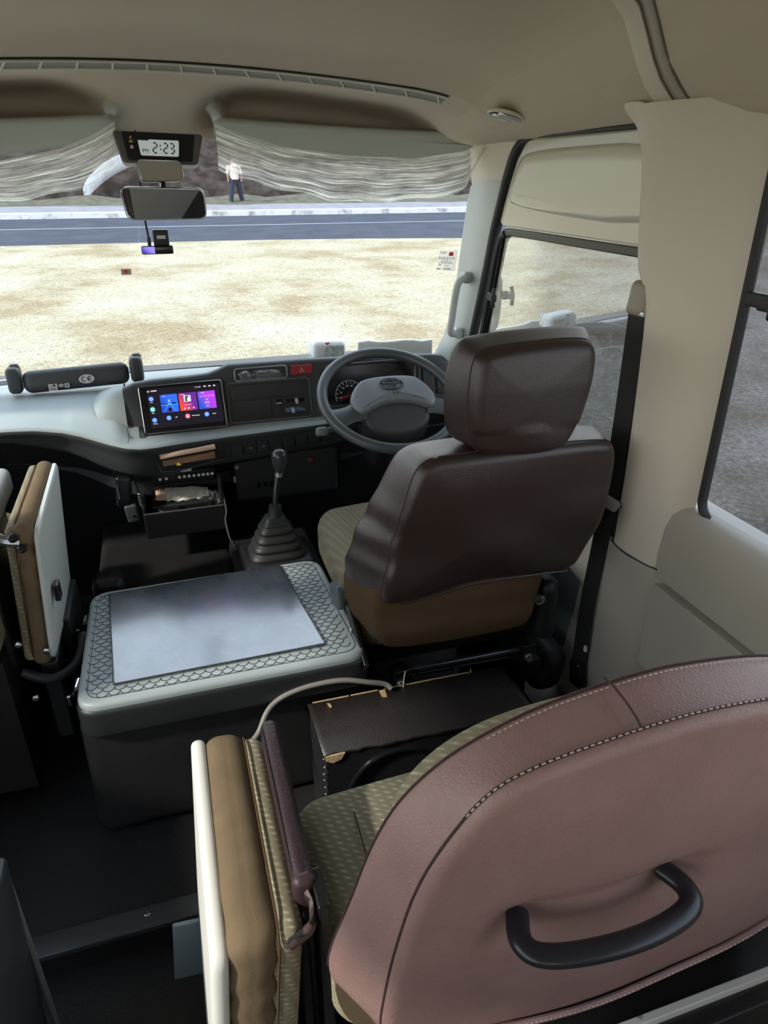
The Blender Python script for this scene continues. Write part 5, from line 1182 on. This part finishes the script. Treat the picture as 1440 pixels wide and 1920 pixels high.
mb.tube([(.605, 1.216, BZ), (.603, 1.217, BZ + .012)], .0012, 4); mb.tube([(.43, 1.214, BZ + .001), (.434, 1.219, BZ + .03), (.436, 1.217, BZ + .045)], .0014, 4); obj('frayed_thread', mb, 'paper', t)
mb = MB(); mb.tube([(.36 + .105*math.cos(2*math.pi*k/40), 1.055, .142 + .105*math.sin(2*math.pi*k/40)) for k in range(40)], .006, 8, closed=True); cn = obj('speaker_ring', mb, 'blackgloss', t)
mb = MB(); mb.lathe([(.100, 0), (.05, -.025), (.03, -.025), (.02, -.010), (.001, -.006)], (.36, 1.054, .142), (0, -1, 0), 28, cap=False); obj('cone', mb, 'rubber', cn)
# dark cloth bundled on the floor at the end of the box
for c, h, sd_, lab in (((.80, 1.13, .075), (.10, .085, .08), 31, 'dark cloth bundle on the floor at the right end of the speaker box'), ((.46, 1.30, .12), (.05, .03, .055), 33, 'black lump of cloth tucked under the driver seat rail')):
    mb = MB(); crumple(mb, c, h, sd_, 10, .14); top_mesh('cloth_bundle', mb, 'seat_black', lab, 'cloth', sub=1)

# ---------------------------------------------------------------- driver seat
t = thing('driver_seat', (.60, 1.45, .04), 'driver seat in dark brown leatherette cover with a large headrest behind the steering wheel', 'seat')
def dy(z): return 1.128 + max(0, .86 - z)*.085 + .0*z
A = [(.47, .872), (.425, .858), (.40, .82), (.352, .72), (.318, .64), (.308, .60), (.318, .545), (.40, .55), (.55, .565), (.75, .562), (.86, .552), (.885, .60), (.902, .70), (.907, .80), (.893, .852), (.85, .872)]
B = [(.48, .876), (.437, .868), (.415, .83), (.392, .73), (.375, .65), (.362, .60), (.362, .545), (.43, .55), (.56, .565), (.73, .562), (.815, .552), (.845, .60), (.865, .70), (.873, .80), (.862, .855), (.83, .876)]
def dense(o, n=2): return smooth_closed(o, n)
def dwr(u, d, w):   # small folds in the cover
    f = .006*math.sin(u*21 + w*26)*max(0, 1 - abs(w - .63)/.14) + .003*math.sin(u*9 - w*31)
    u = u + .0045*math.sin(w*88 + 1.2)*max(0, 1 - abs(u - .35)/.09)*max(0, 1 - abs(w - .70)/.11)
    return (u, dy(w) + d + f, w)
mb = MB(); mb.slab(dense(A, 3), dense(B, 3), .135, 0, .020, dwr, .01, .010, 5, 7); bk = obj('backrest_cover', mb, 'leather_dark', t, label='dark brown leatherette backrest cover')
Bd = dense(B, 3); Ad = dense(A, 3)
mb = MB(); mb.tube([dwr(u, .0195, w) for u, w in Bd if w > .57], .0016, 6); obj('seam', mb, 'stitch_dark', bk)
mb = MB(); mb.tube([dwr(u*1.0, -.0005, w) for u, w in sorted([(p[0], p[1] + .004) for p in Bd if p[1] < .572 and .40 < p[0] < .80])], .0022, 6)
obj('hem', mb, 'leather_dark', bk)
A2 = [(.345, .60), (.312, .57), (.316, .50), (.335, .435), (.37, .40), (.55, .392), (.72, .392), (.765, .41), (.79, .47), (.80, .56), (.78, .62), (.50, .64)]
B2 = [(.37, .60), (.345, .57), (.348, .50), (.36, .435), (.39, .405), (.55, .395), (.70, .395), (.735, .41), (.745, .47), (.755, .56), (.73, .62), (.50, .64)]
mb = MB(); mb.slab(dense(A2, 3), dense(B2, 3), .15, .0, .025, lambda u, d, w: (u, dy(w) + .012 + d + .004*math.sin(w*60 + u*5)*max(0, 1 - abs(w - .46)/.08), w), 0, .008, 5, 6); obj('backrest', mb, 'velour_dull', t, label='brown cloth base of the backrest')
HA = [(.56, 1.088), (.525, 1.075), (.508, 1.03), (.502, .97), (.508, .91), (.525, .882), (.57, .87), (.73, .872), (.775, .90), (.80, .96), (.815, 1.03), (.812, 1.075), (.79, 1.094)]
HB = [(.565, 1.080), (.535, 1.068), (.525, 1.03), (.522, .97), (.530, .91), (.545, .88), (.58, .862), (.72, .862), (.755, .89), (.775, .96), (.785, 1.03), (.780, 1.068), (.755, 1.085)]
def hfn(u, d, w): return (u, 1.118 + d + .035*max(0, (w - 1.0))*2 + (.004*math.sin(u*30 + w*18) if w < .92 else 0), w)
mb = MB(); mb.slab(dense(HA, 3), dense(HB, 3), .115, 0, .026, hfn, .006, .005, 5, 9); hr = obj('headrest', mb, 'leather_dark', t, label='tall dark brown headrest')
HBd = dense(HB, 3)
mb = MB(); mb.tube([hfn(u, .025, w) for u, w in HBd], .0014, 6, closed=True); obj('seam', mb, 'stitch_dark', hr)
mb = MB(); mb.rbox((.60, 1.54, .40), (.252, .245, .082), .055, 6, None, lambda p: (p.x, p.y, p.z + .012*(1 - (p.x/.25)**2)*(1 if p.z > 0 else 0) + .02*max(0, p.y/.28))); obj('cushion', mb, 'cloth2', t)
mb = MB(); mb.rbox((.60, 1.54, .29), (.225, .20, .045), .02, 3); obj('cushion_pan', mb, 'blackmetal', t)
for x in (.385, .80):
    mb = MB(); mb.box((x, 1.50, .215), (.018, .25, .025)); mb.box((x, 1.52, .12), (.012, .22, .085)); obj('slide_rail', mb, 'blackmetal', t, bevel=.004)
mb = MB(); mb.box((.60, 1.50, .035), (.23, .25, .035)); obj('pedestal', mb, 'black', t, bevel=.01)
mb = MB(); mb.tube([(.455, 1.285, .262), (.775, 1.275, .262)], .010, 12); obj('cross_bar', mb, mat('glossy_black_bar', (.02, .02, .022), .15), t)
mb = MB(); mb.tube([(.50, 1.31, .222), (.775, 1.30, .222)], .006, 10); obj('cross_bar', mb, 'blackmetal', t)
for x in (.44, .785):
    mb = MB(); mb.box((x, 1.275, .255), (.020, .02, .030)); q_ = obj('bracket', mb, 'blackmetal', t, bevel=.004)
    mb = MB(); mb.lathe([(.0125, 0), (.0125, .003), (.0095, .003), (.0085, .010)], (x - .002, 1.2555, .248), (0, -1, 0), 6 if False else 18); obj('bolt', mb, 'metal', q_)
mb = MB(); mb.rbox((.322, 1.40, .435), (.012, .038, .030), .011, 3, Matrix.Rotation(-.35, 3, 'X')); obj('recline_lever', mb, mat('blue_grey_lever', (.09, .11, .115), .4), t)
mb = MB(); mb.box((.342, 1.30, .385), (.006, .09, .018), Matrix.Rotation(.5, 3, 'X')); rb = obj('recline_bracket', mb, 'blackmetal', t, bevel=.003)
for yz in ((1.315, .388), (1.255, .355)):
    mb = MB(); mb.lathe([(.008, 0), (.008, .004), (.005, .007)], (.336, *yz), (-1, 0, 0), 14); obj('bolt', mb, 'metal', rb)
mb = MB(); mb.rbox((.80, 1.29, .41), (.028, .085, .085), .027, 4); hg = obj('recline_hinge', mb, 'black', t)
mb = MB(); mb.lathe([(.013, 0), (.013, .003), (.009, .003), (.008, .008)], (.770, 1.212, .452), (0, -1, 0), 18); obj('bolt', mb, 'metal', hg)
mb = MB(); mb.tube([(.70, 1.202, .470), (.735, 1.200, .466), (.765, 1.204, .462)], .011, 8, flat=(1, .5)); obj('cover_notch', mb, 'rubber', t)
mb = MB(); mb.rbox((.895, 1.40, .13), (.048, .10, .085), .04, 4, Matrix.Rotation(.25, 3, 'X'), lambda p: (p.x*(1 - .25*max(0, p.z/.085)), p.y, p.z - .25*min(0, p.y))); obj('rail_cover', mb, 'dashdark', t, label='dark plastic end cover of the seat rail')
mb = MB(); mb.tube([(.47, 1.29, .25), (.52, 1.27, .18), (.50, 1.26, .10), (.56, 1.28, .06)], .010, 8); mb.tube([(.60, 1.28, .24), (.57, 1.27, .16), (.62, 1.27, .08)], .008, 8); obj('wiring', mb, 'rubber', t)

# ---------------------------------------------------------------- seat belt on the door post
t = thing('seat_belt', (.93, 1.23, .15), 'black seat belt hanging down the cream door post beside the driver', 'seat belt')
mb = MB(); mb.rbox((.936, 1.230, 1.132), (.018, .028, .036), .016, 4, Matrix.Rotation(.1, 3, 'Y'), lambda p: (p.x, p.y*(1 + 3*max(0, -p.z)), p.z)); gd = obj('guide', mb, mat('beige_guide', (.30, .27, .21), .45), t)
mb = MB(); mb.rbox((.926, 1.220, 1.106), (.006, .022, .007), .004, 2); obj('guide_slot', mb, 'metal', gd)
fr_ = spline([(.932, 1.228, 1.10), (.934, 1.227, .95), (.936, 1.229, .80), (.936, 1.234, .70), (.935, 1.240, .55), (.930, 1.244, .40), (.932, 1.247, .27), (.935, 1.25, .20)], 6)
up_ = (-.30, .95, 0)
mb = MB(); mb.ribbon(fr_, .040, .0016, (-.55, .84, 0)); obj('front_webbing', mb, 'belt', t)
mb = MB(); mb.ribbon(spline([(.946, 1.222, 1.095), (.950, 1.220, .9), (.953, 1.220, .7), (.953, 1.224, .585)], 6), .042, .0016, (-.45, .89, 0)); obj('rear_webbing', mb, 'belt', t)
mb = MB(); o = []
tc_ = V((.922, 1.222, .684)); ta = V((-.55, .84, 0)).normalized(); tb = V((.1, -.25, .96)).normalized(); tn = ta.cross(tb)
RR = Matrix((ta, tb, tn)).transposed()
mb.rbox(tc_, (.034, .014, .008), .006, 3, RR @ Matrix.Rotation(.28, 3, 'Z')); tg_ = obj('tongue', mb, 'beltgrey', t)
mb = MB(); oo = rc([(-.011, 0), (-.010, -.042), (.010, -.042), (.011, 0)], .003, 3)
c2 = tc_ + ta*.016 - tb*.012
def tp(u, w): return c2 + RR @ Matrix.Rotation(.55, 3, 'Z') @ V((u, w, 0))
mb.tube([tp(-.009, -.002), tp(-.009, -.038), tp(.009, -.038), tp(.009, -.002)], .0032, 6, closed=True, flat=(1, .6)); obj('metal_plate', mb, 'metal', tg_)
mb = MB(); mb.tube([tc_ + ta*.036 + tb*.012, tc_ - ta*.034 + tb*.002, tc_ - ta*.036 - tb*.006], .004, 8); obj('webbing_loop', mb, 'rubber', tg_)
mb = MB(); mb.rbox((.936, 1.250, .165), (.016, .024, .038), .012, 3, Matrix.Rotation(-.2, 3, 'X')); obj('anchor_cover', mb, 'blackgloss', t)
mb = MB(); mb.box((.930, 1.226, .262), (.003, .004, .008)); obj('tag', mb, 'white', t, smooth=False)

# ---------------------------------------------------------------- passenger bench in the foreground
t = thing('passenger_seat', (.46, .60, -.09), 'large plum brown passenger seat seen from behind with a black grab handle', 'seat')
def py_(z): return .405 + max(-.05, (.87 - z))*.075
A = [(.43, .884), (.33, .872), (.265, .850), (.212, .822), (.166, .775), (.138, .708), (.118, .628), (.092, .545), (.088, .50), (.10, .46), (.30, .40), (.46, .385), (.62, .40), (.82, .46), (.832, .50), (.828, .545), (.802, .628), (.782, .708), (.754, .775), (.708, .822), (.655, .850), (.59, .872), (.49, .884)]
B = [(.43, .874), (.35, .866), (.285, .856), (.237, .838), (.20, .785), (.168, .715), (.150, .61), (.140, .52), (.135, .46), (.15, .415), (.30, .365), (.46, .345), (.62, .365), (.77, .415), (.785, .46), (.78, .52), (.77, .61), (.752, .715), (.72, .785), (.683, .838), (.635, .856), (.57, .866), (.49, .874)]
def dent(u, w): # the cover is pulled in round the ends of the grab handle
    s = 0
    for cx, cz in ((.292, .618), (.482, .618)): s += .014*math.exp(-(((u - cx)/.045)**2 + ((w - cz)/.028)**2))
    s += .005*math.exp(-((w - .63 + (u - .39)*.0)/.02)**2)*(1 if .29 < u < .48 else math.exp(-((min(abs(u-.29), abs(u-.48)))/.06)**2))
    return s
def pfn(u, d, w):
    k = max(0, 1 - d/.03)
    f = dent(u, w)*k + .0025*math.sin(u*26 + w*17)*k*max(0, 1 - abs(w - .5)/.2)
    return (u, py_(w) + d + f, w)
mb = MB(); mb.slab(dense(A, 2), dense(B, 2), .085, 0, .016, pfn, 0, .012, 5, 22); pc = obj('backrest_cover', mb, 'leather', t, label='plum brown leatherette backrest cover', angle=70)
Ad, Bd = dense(A, 2), dense(B, 2)
def path(o, d, z0, off=0):
    pts = [(u, w) for u, w in o if w > z0]
    k = max(range(len(pts)), key=lambda i: (V(pts[i]) - V(pts[i-1])).length); pts = pts[k:] + pts[:k]
    return [V(pfn(u, d, w)) for u, w in pts]
sb = path(Bd, .013, .42); sf = path(Ad, .074, .50)
mb = MB(); mb.tube(sb, .0017, 6); mb.tube(sf, .0014, 6); obj('seam', mb, 'stitch_dark', pc)
def stitches(mbx, pts, step, L, r, off):
    # dashes along a path
    acc = 0; P = pts
    seg = [(P[i], P[i+1]) for i in range(len(P)-1)]
    dist = 0; nxt = 0
    for a, b in seg:
        l = (b - a).length
        while nxt < dist + l:
            p = a + (b - a)*((nxt - dist)/l); d = (b - a).normalized(); mbx.tube([p + off, p + off + d*L], r, 4); nxt += step
        dist += l
mb = MB(); stitches(mb, [p for p in sb if p.z > .80], .0075, .0042, .0008, V((0, -.0015, .0022))); obj('rear_stitching', mb, 'stitch', pc)
mb = MB(); stitches(mb, [p for p in sf if p.z > .84], .0065, .0036, .0007, V((0, -.0075, .0015))); obj('front_stitching', mb, 'stitch', pc)
mb = MB(); q = [V(pfn(.395, d, w)) for d, w in ((.080, .8835), (.06, .8855), (.04, .8835), (.022, .879), (.012, .874))]; mb.tube(q, .0013, 6); obj('cross_seam', mb, 'stitch_dark', pc)
mb = MB(); hm = [V(pfn(u, -.001 - .006*math.sin(math.pi*(u-.13)/.66), w + .012)) for u, w in [p for p in Bd if p[1] < .42]]
mb.tube(hm, .0045, 8); obj('hem', mb, 'leather', pc)
mb = MB(); stitches(mb, [p + V((0, -.008, .012)) for p in hm], .007, .004, .0007, V((0, 0, 0))); obj('hem_stitching', mb, 'stitch', pc)
A3 = [(u*.98 + .0092, w*.985 + .012) for u, w in A if w > .56] ; 
F0 = [(.43, .872), (.33, .862), (.265, .842), (.212, .812), (.17, .765), (.142, .70), (.12, .62), (.096, .54), (.092, .48), (.11, .34), (.16, .275), (.46, .262), (.76, .275), (.81, .34), (.828, .48), (.824, .54), (.80, .62), (.778, .70), (.75, .765), (.708, .812), (.655, .842), (.59, .862), (.49, .872)]
F1 = [(.4*u + .6*.46 if False else u, w) for u, w in F0]
mb = MB(); kf = lambda w, a, b: b + (a - b)*sstep((w - .42)/.12)
mb.slab([(.46 + (u - .46)*kf(w, .93, 1.0), w - .012*sstep((w-.7)/.1)) for u, w in dense(F0, 2)], [(.46 + (u - .46)*kf(w, .80, .91), w - .02*sstep((w-.7)/.1)) for u, w in dense(F0, 2)], .078, .020,   .028, lambda u, d, w: (u, py_(w) + d + .05*sstep((.54 - w)/.08)*max(0, d)/.078, w), .01, 0, 5, 5); obj('backrest', mb, 'velour', t, label='tan cloth backrest under the cover')
mb = MB(); FF = [(u - (.003 if u < .3 else 0) + .03*sstep((.80 - w)/.14)*(1 if u < .46 else -1), w - .002 - .020*sstep((u - .24)/.18)) for u, w in F0 if w > .55]
mb = MB(); mb.slab(dense(FF, 2), dense(FF, 2), .110, .055, .022, lambda u, d, w: (u, py_(w) + d, w), .01, 0); obj('front_facing', mb, 'cloth', t, label='beige patterned cloth front of the backrest')
mb = MB(); mb.rbox((.46, .695, .345), (.358, .165, .078), .05, 8, None, lambda p: (p.x, p.y, p.z + .014*(1 - (p.x/.36)**2)*(1 if p.z > 0 else 0) - .05*max(0, (p.y - .10)/.1)**2*(1 if p.z > 0 else .2))); cs = obj('cushion', mb, 'cloth', t)
mb = MB(); mb.tube(spline([(.20, .848, .395), (.195, .80, .424), (.19, .70, .434), (.185, .58, .434)], 6), .0011, 5); obj('seam', mb, 'velour_dull', cs)
mb = MB(); mb.tube(spline([(.292, .432, .619), (.280, .402, .622), (.290, .382, .622), (.33, .371, .620), (.39, .366, .619), (.445, .370, .618), (.482, .381, .618), (.492, .402, .618), (.482, .432, .617)], 7), .0125, 14, flat=(.8, 1.05), up=(0, 0, 1)); obj('grab_handle', mb, mat('satin_black_handle', (.016, .017, .022), .30), t)
mb = MB(); mb.box((.55, .432, .275), (.20, .006, .008), Matrix.Rotation(0, 3, 'Y')); obj('pocket_rail', mb, mat('worn_white_rail', (.62, .58, .54), .45, var=(40, (.3, .27, .25), .62, .66)), t, bevel=.002)
mb = MB(); mb.grid([[(.30 + .55*i/20, .428 + .006*math.sin(j*1.1), .265 - .03*j + .002*math.sin(i*2.1)) for i in range(21)] for j in range(9)]); obj('magazine_pocket', mb, 'seat_black', t, solid=.004)
mb = MB(); mb.tube([(.30, .422, .215), (.50, .420, .213), (.85, .422, .222)], .0025, 6); obj('pocket_piping', mb, 'dashdark', t)
for x in (.15, .78):
    mb = MB(); mb.box((x, .62, .10), (.015, .16, .17)); obj('seat_leg', mb, 'blackmetal', t, bevel=.004)
mb = MB(); mb.box((.46, .62, .262), (.33, .19, .012)); obj('seat_frame', mb, 'blackmetal', t)
# armrest
mb = MB(); mb.rbox((.082, .755, .505), (.015, .150, .033), .0145, 6, None, lambda p: (p.x + .010*p.y*0, p.y, p.z + .02*(p.y)/.15*.5)); ar = obj('armrest', mb, mat('plum_armrest', (.035, .018, .022), .32, bump=(300, .5)), t, label='dark plum leatherette armrest')
mb = MB(); mb.tube([(.0695, .885, .542), (.0690, .75, .535), (.0695, .63, .524)], .0010, 5); obj('seam', mb, 'seat_black', ar)
mb = MB(); mb.rbox((.082, .615, .497), (.0165, .012, .033), .012, 3); obj('end_cuff', mb, mat('plum_cuff', (.045, .024, .026), .5), ar)
mb = MB(); mb.tube(spline([(.084, .605, .505), (.088, .585, .500), (.080, .568, .490), (.050, .562, .478)], 5), .012, 8, flat=(1, .45), up=(0, 0, 1)); obj('armrest_bracket', mb, mat('peeling_bracket', (.12, .075, .07), .5, var=(45, (.015, .012, .012), .48, .52)), t)
mb = MB(); mb.box((.10, .60, .30), (.008, .03, .22)); obj('side_plate', mb, 'blackmetal', t, bevel=.003)

# ---------------------------------------------------------------- folded aisle seats
def jump_seat(loc, L, H, TH, sg, tilt, label, names):
    """flipped up cushion: sg=+1 hard shell on -x side (right hand seat), sg=-1 mirrored"""
    tt = thing('folding_seat', loc, label, 'folding seat', 'folding aisle seats turned up beside the gangway')
    o = V(loc); R = Matrix.Rotation(tilt, 3, 'Y')
    def T(p): return o + R @ V((p[0]*sg, p[1], p[2]))
    def rb(name, c, h, r, m, fn=None, par=tt, n=6, label=None):
        q = MB(); q.rbox((0, 0, 0), h, r, n, None, fn); 
        for v_ in q.bm.verts: v_.co = T(v_.co + V(c))
        return obj(name, q, m, par, label=label)
    def pl(p): # puckers where the cover is pulled round the near corner
        k = max(0, 1 - (V((0, p.y + L*.5, p.z - H*.25)).length)/(L*.45)); return (p.x + .006*k*math.sin(p.z*110 + p.y*60), p.y, p.z)
    side = rb('cushion_side', (0, 0, H/2), (TH*.44, L/2, H/2), min(.03, TH*.42), names[0], pl, n=14, label=names[3])
    q = MB(); ring = [(TH*.40, y, z) for y, z in rc([(L/2 - .004, H - .006), (-L/2 + .004, H - .006), (-L/2 + .004, .01), (L/2 - .004, .01)], .04, 6)]; q.tube([T(p) for p in ring], .0018, 5, closed=True); obj('seam', q, 'velour_dull', side)
    rb('cushion_face', (TH*.52, 0, H*.5), (TH*.30, L*.475, H*.475), min(.028, TH*.29), names[1], n=10, label=names[4])
    q = MB(); po_ = rc([(-L/2 + .0, H - .012), (-L/2 - .008, .02), (L/2 - .03, -.02), (L/2, H - .004)], .03, 6)
    q.slab(po_, [(y*.97, z*.98 + .004) for y, z in po_], -TH*.62, -TH*.36, .006, lambda u, d, w: T((d, u, w))) if False else q.slab(po_, po_, TH*.36, TH*.64, .010, lambda u, d, w: T((-d, u, w)))
    sh = obj('hard_shell', q, names[2], tt, label='pale hard plastic shell')
    return tt, T, sh
js, T, sh = jump_seat((-.030, .742, .075), .385, .445, .082, 1, .085, 'folded aisle seat with white shell at the left of the plum brown passenger seat', ('velour', 'cloth', 'shell', 'tan brown velour side', 'patterned cloth face'))
mb = MB(); mb.tube([T((-.004, -.02, .428)), T((.004, -.03, .432))], .010, 8, flat=(1, .3)); obj('press_mark', mb, 'velour_dull', js)
mb = MB(); mb.box((-.085, .86, .085), (.045, .004, .075), Matrix.Rotation(.10, 3, 'Y')); obj('leg_plate', mb, mat('blue_grey_plate', (.17, .21, .235), .35), js, bevel=.003)
mb = MB(); mb.box((.03, .74, .03), (.04, .16, .06)); mb.box((.075, .72, .25), (.008, .12, .18)); obj('hinge_frame', mb, 'blackmetal', js, bevel=.004)
for p in ((.060, .565, .18), (.075, .57, .17)):
    mb = MB(); mb.lathe([(.006, 0), (.006, .004), (.004, .006)], p, (0, -1, 0), 12); obj('bolt', mb, 'metal', js)
js2, T, sh2 = jump_seat((-.353, 1.605, .37), .39, .35, .046, -1, .085, 'folded aisle seat with pale shell standing left of the grey engine lid', ('velour', 'cloth2', 'shell_blue', 'tan brown velour side', 'patterned cloth face'))
mb = MB(); mb.box(T((-.040, -.135, .16)), (.006, .016, .020)); obj('shell_clip', mb, 'blackmetal', js2, bevel=.003)
mb = MB(); mb.box((-.32, 1.66, .30), (.012, .10, .09)); mb.box((-.35, 1.58, .24), (.018, .13, .11)); mb.tube(spline([(-.40, 1.42, .36), (-.34, 1.41, .335), (-.29, 1.45, .34), (-.275, 1.52, .37)], 5), .012, 8); obj('hinge_frame', mb, 'rubber', js2, bevel=.004)

# front passenger seat at the left edge
t = thing('passenger_seat', (-.62, 1.6, 0), 'front left passenger seat mostly cut off at the left edge behind its folded aisle seat', 'seat')
mb = MB(); mb.rbox((-.65, 1.62, .49), (.235, .27, .075), .05, 5); obj('cushion', mb, 'cloth2', t)
mb = MB(); mb.rbox((-.66, 1.33, .78), (.23, .07, .30), .06, 5, Matrix.Rotation(.12, 3, 'X')); obj('backrest', mb, 'leather_dark', t)
mb = MB(); mb.rbox((-.420, 1.625, .685), (.019, .155, .033), .018, 5); ar = obj('armrest', mb, mat('silver_grey_armrest', (.20, .21, .22), .3, bump=(300, .3)), t, label='grey leatherette armrest')
mb = MB(); mb.tube([(-.402, 1.48, .700), (-.402, 1.62, .702), (-.404, 1.77, .700)], .0012, 5); obj('seam', mb, 'seat_black', ar)
mb = MB(); mb.tube(spline([(-.43, 1.455, .70), (-.395, 1.44, .698), (-.365, 1.425, .685), (-.335, 1.42, .68)], 5), .011, 8); bk_ = obj('armrest_bracket', mb, mat('worn_steel', (.30, .31, .33), .3, .8), t)
for p in ((-.345, 1.41, .693), (-.330, 1.40, .672)):
    mb = MB(); mb.lathe([(.009, 0), (.009, .008), (.006, .010)], p, (0, -.5, .8), 12); obj('bolt', mb, 'blackmetal', bk_)
mb = MB(); mb.rbox((-.43, 1.56, .50), (.022, .12, .16), .012, 4); mb.box((-.66, 1.6, .24), (.24, .22, .18)); obj('seat_frame', mb, 'seat_black', t)
for p in ((-.335, 1.40, .42), (-.38, 1.38, .46), (-.37, 1.36, .33)):
    mb = MB(); mb.lathe([(.007, 0), (.007, .004), (.004, .006)], p, (0, -1, 0), 12); obj('bolt', mb, 'metal', t)

# dark guard panel at the lower left edge
t = thing('guard_panel', (-.345, .78, -.09), 'dark blue grey metal guard panel edge at the lower left of the gangway', 'panel')
mb = MB(); mb.rbox((-.365, .72, .16), (.012, .16, .25), .010, 4, Matrix.Rotation(.06, 3, 'Y')); obj('panel', mb, mat('dark_blue_grey_steel', (.025, .032, .04), .3), t)
mb = MB(); mb.tube([(-.352, .885, .39), (-.350, .875, .10), (-.35, .87, -.08)], .006, 8); obj('edge_bead', mb, mat('edge_bead', (.10, .12, .13), .25), t)
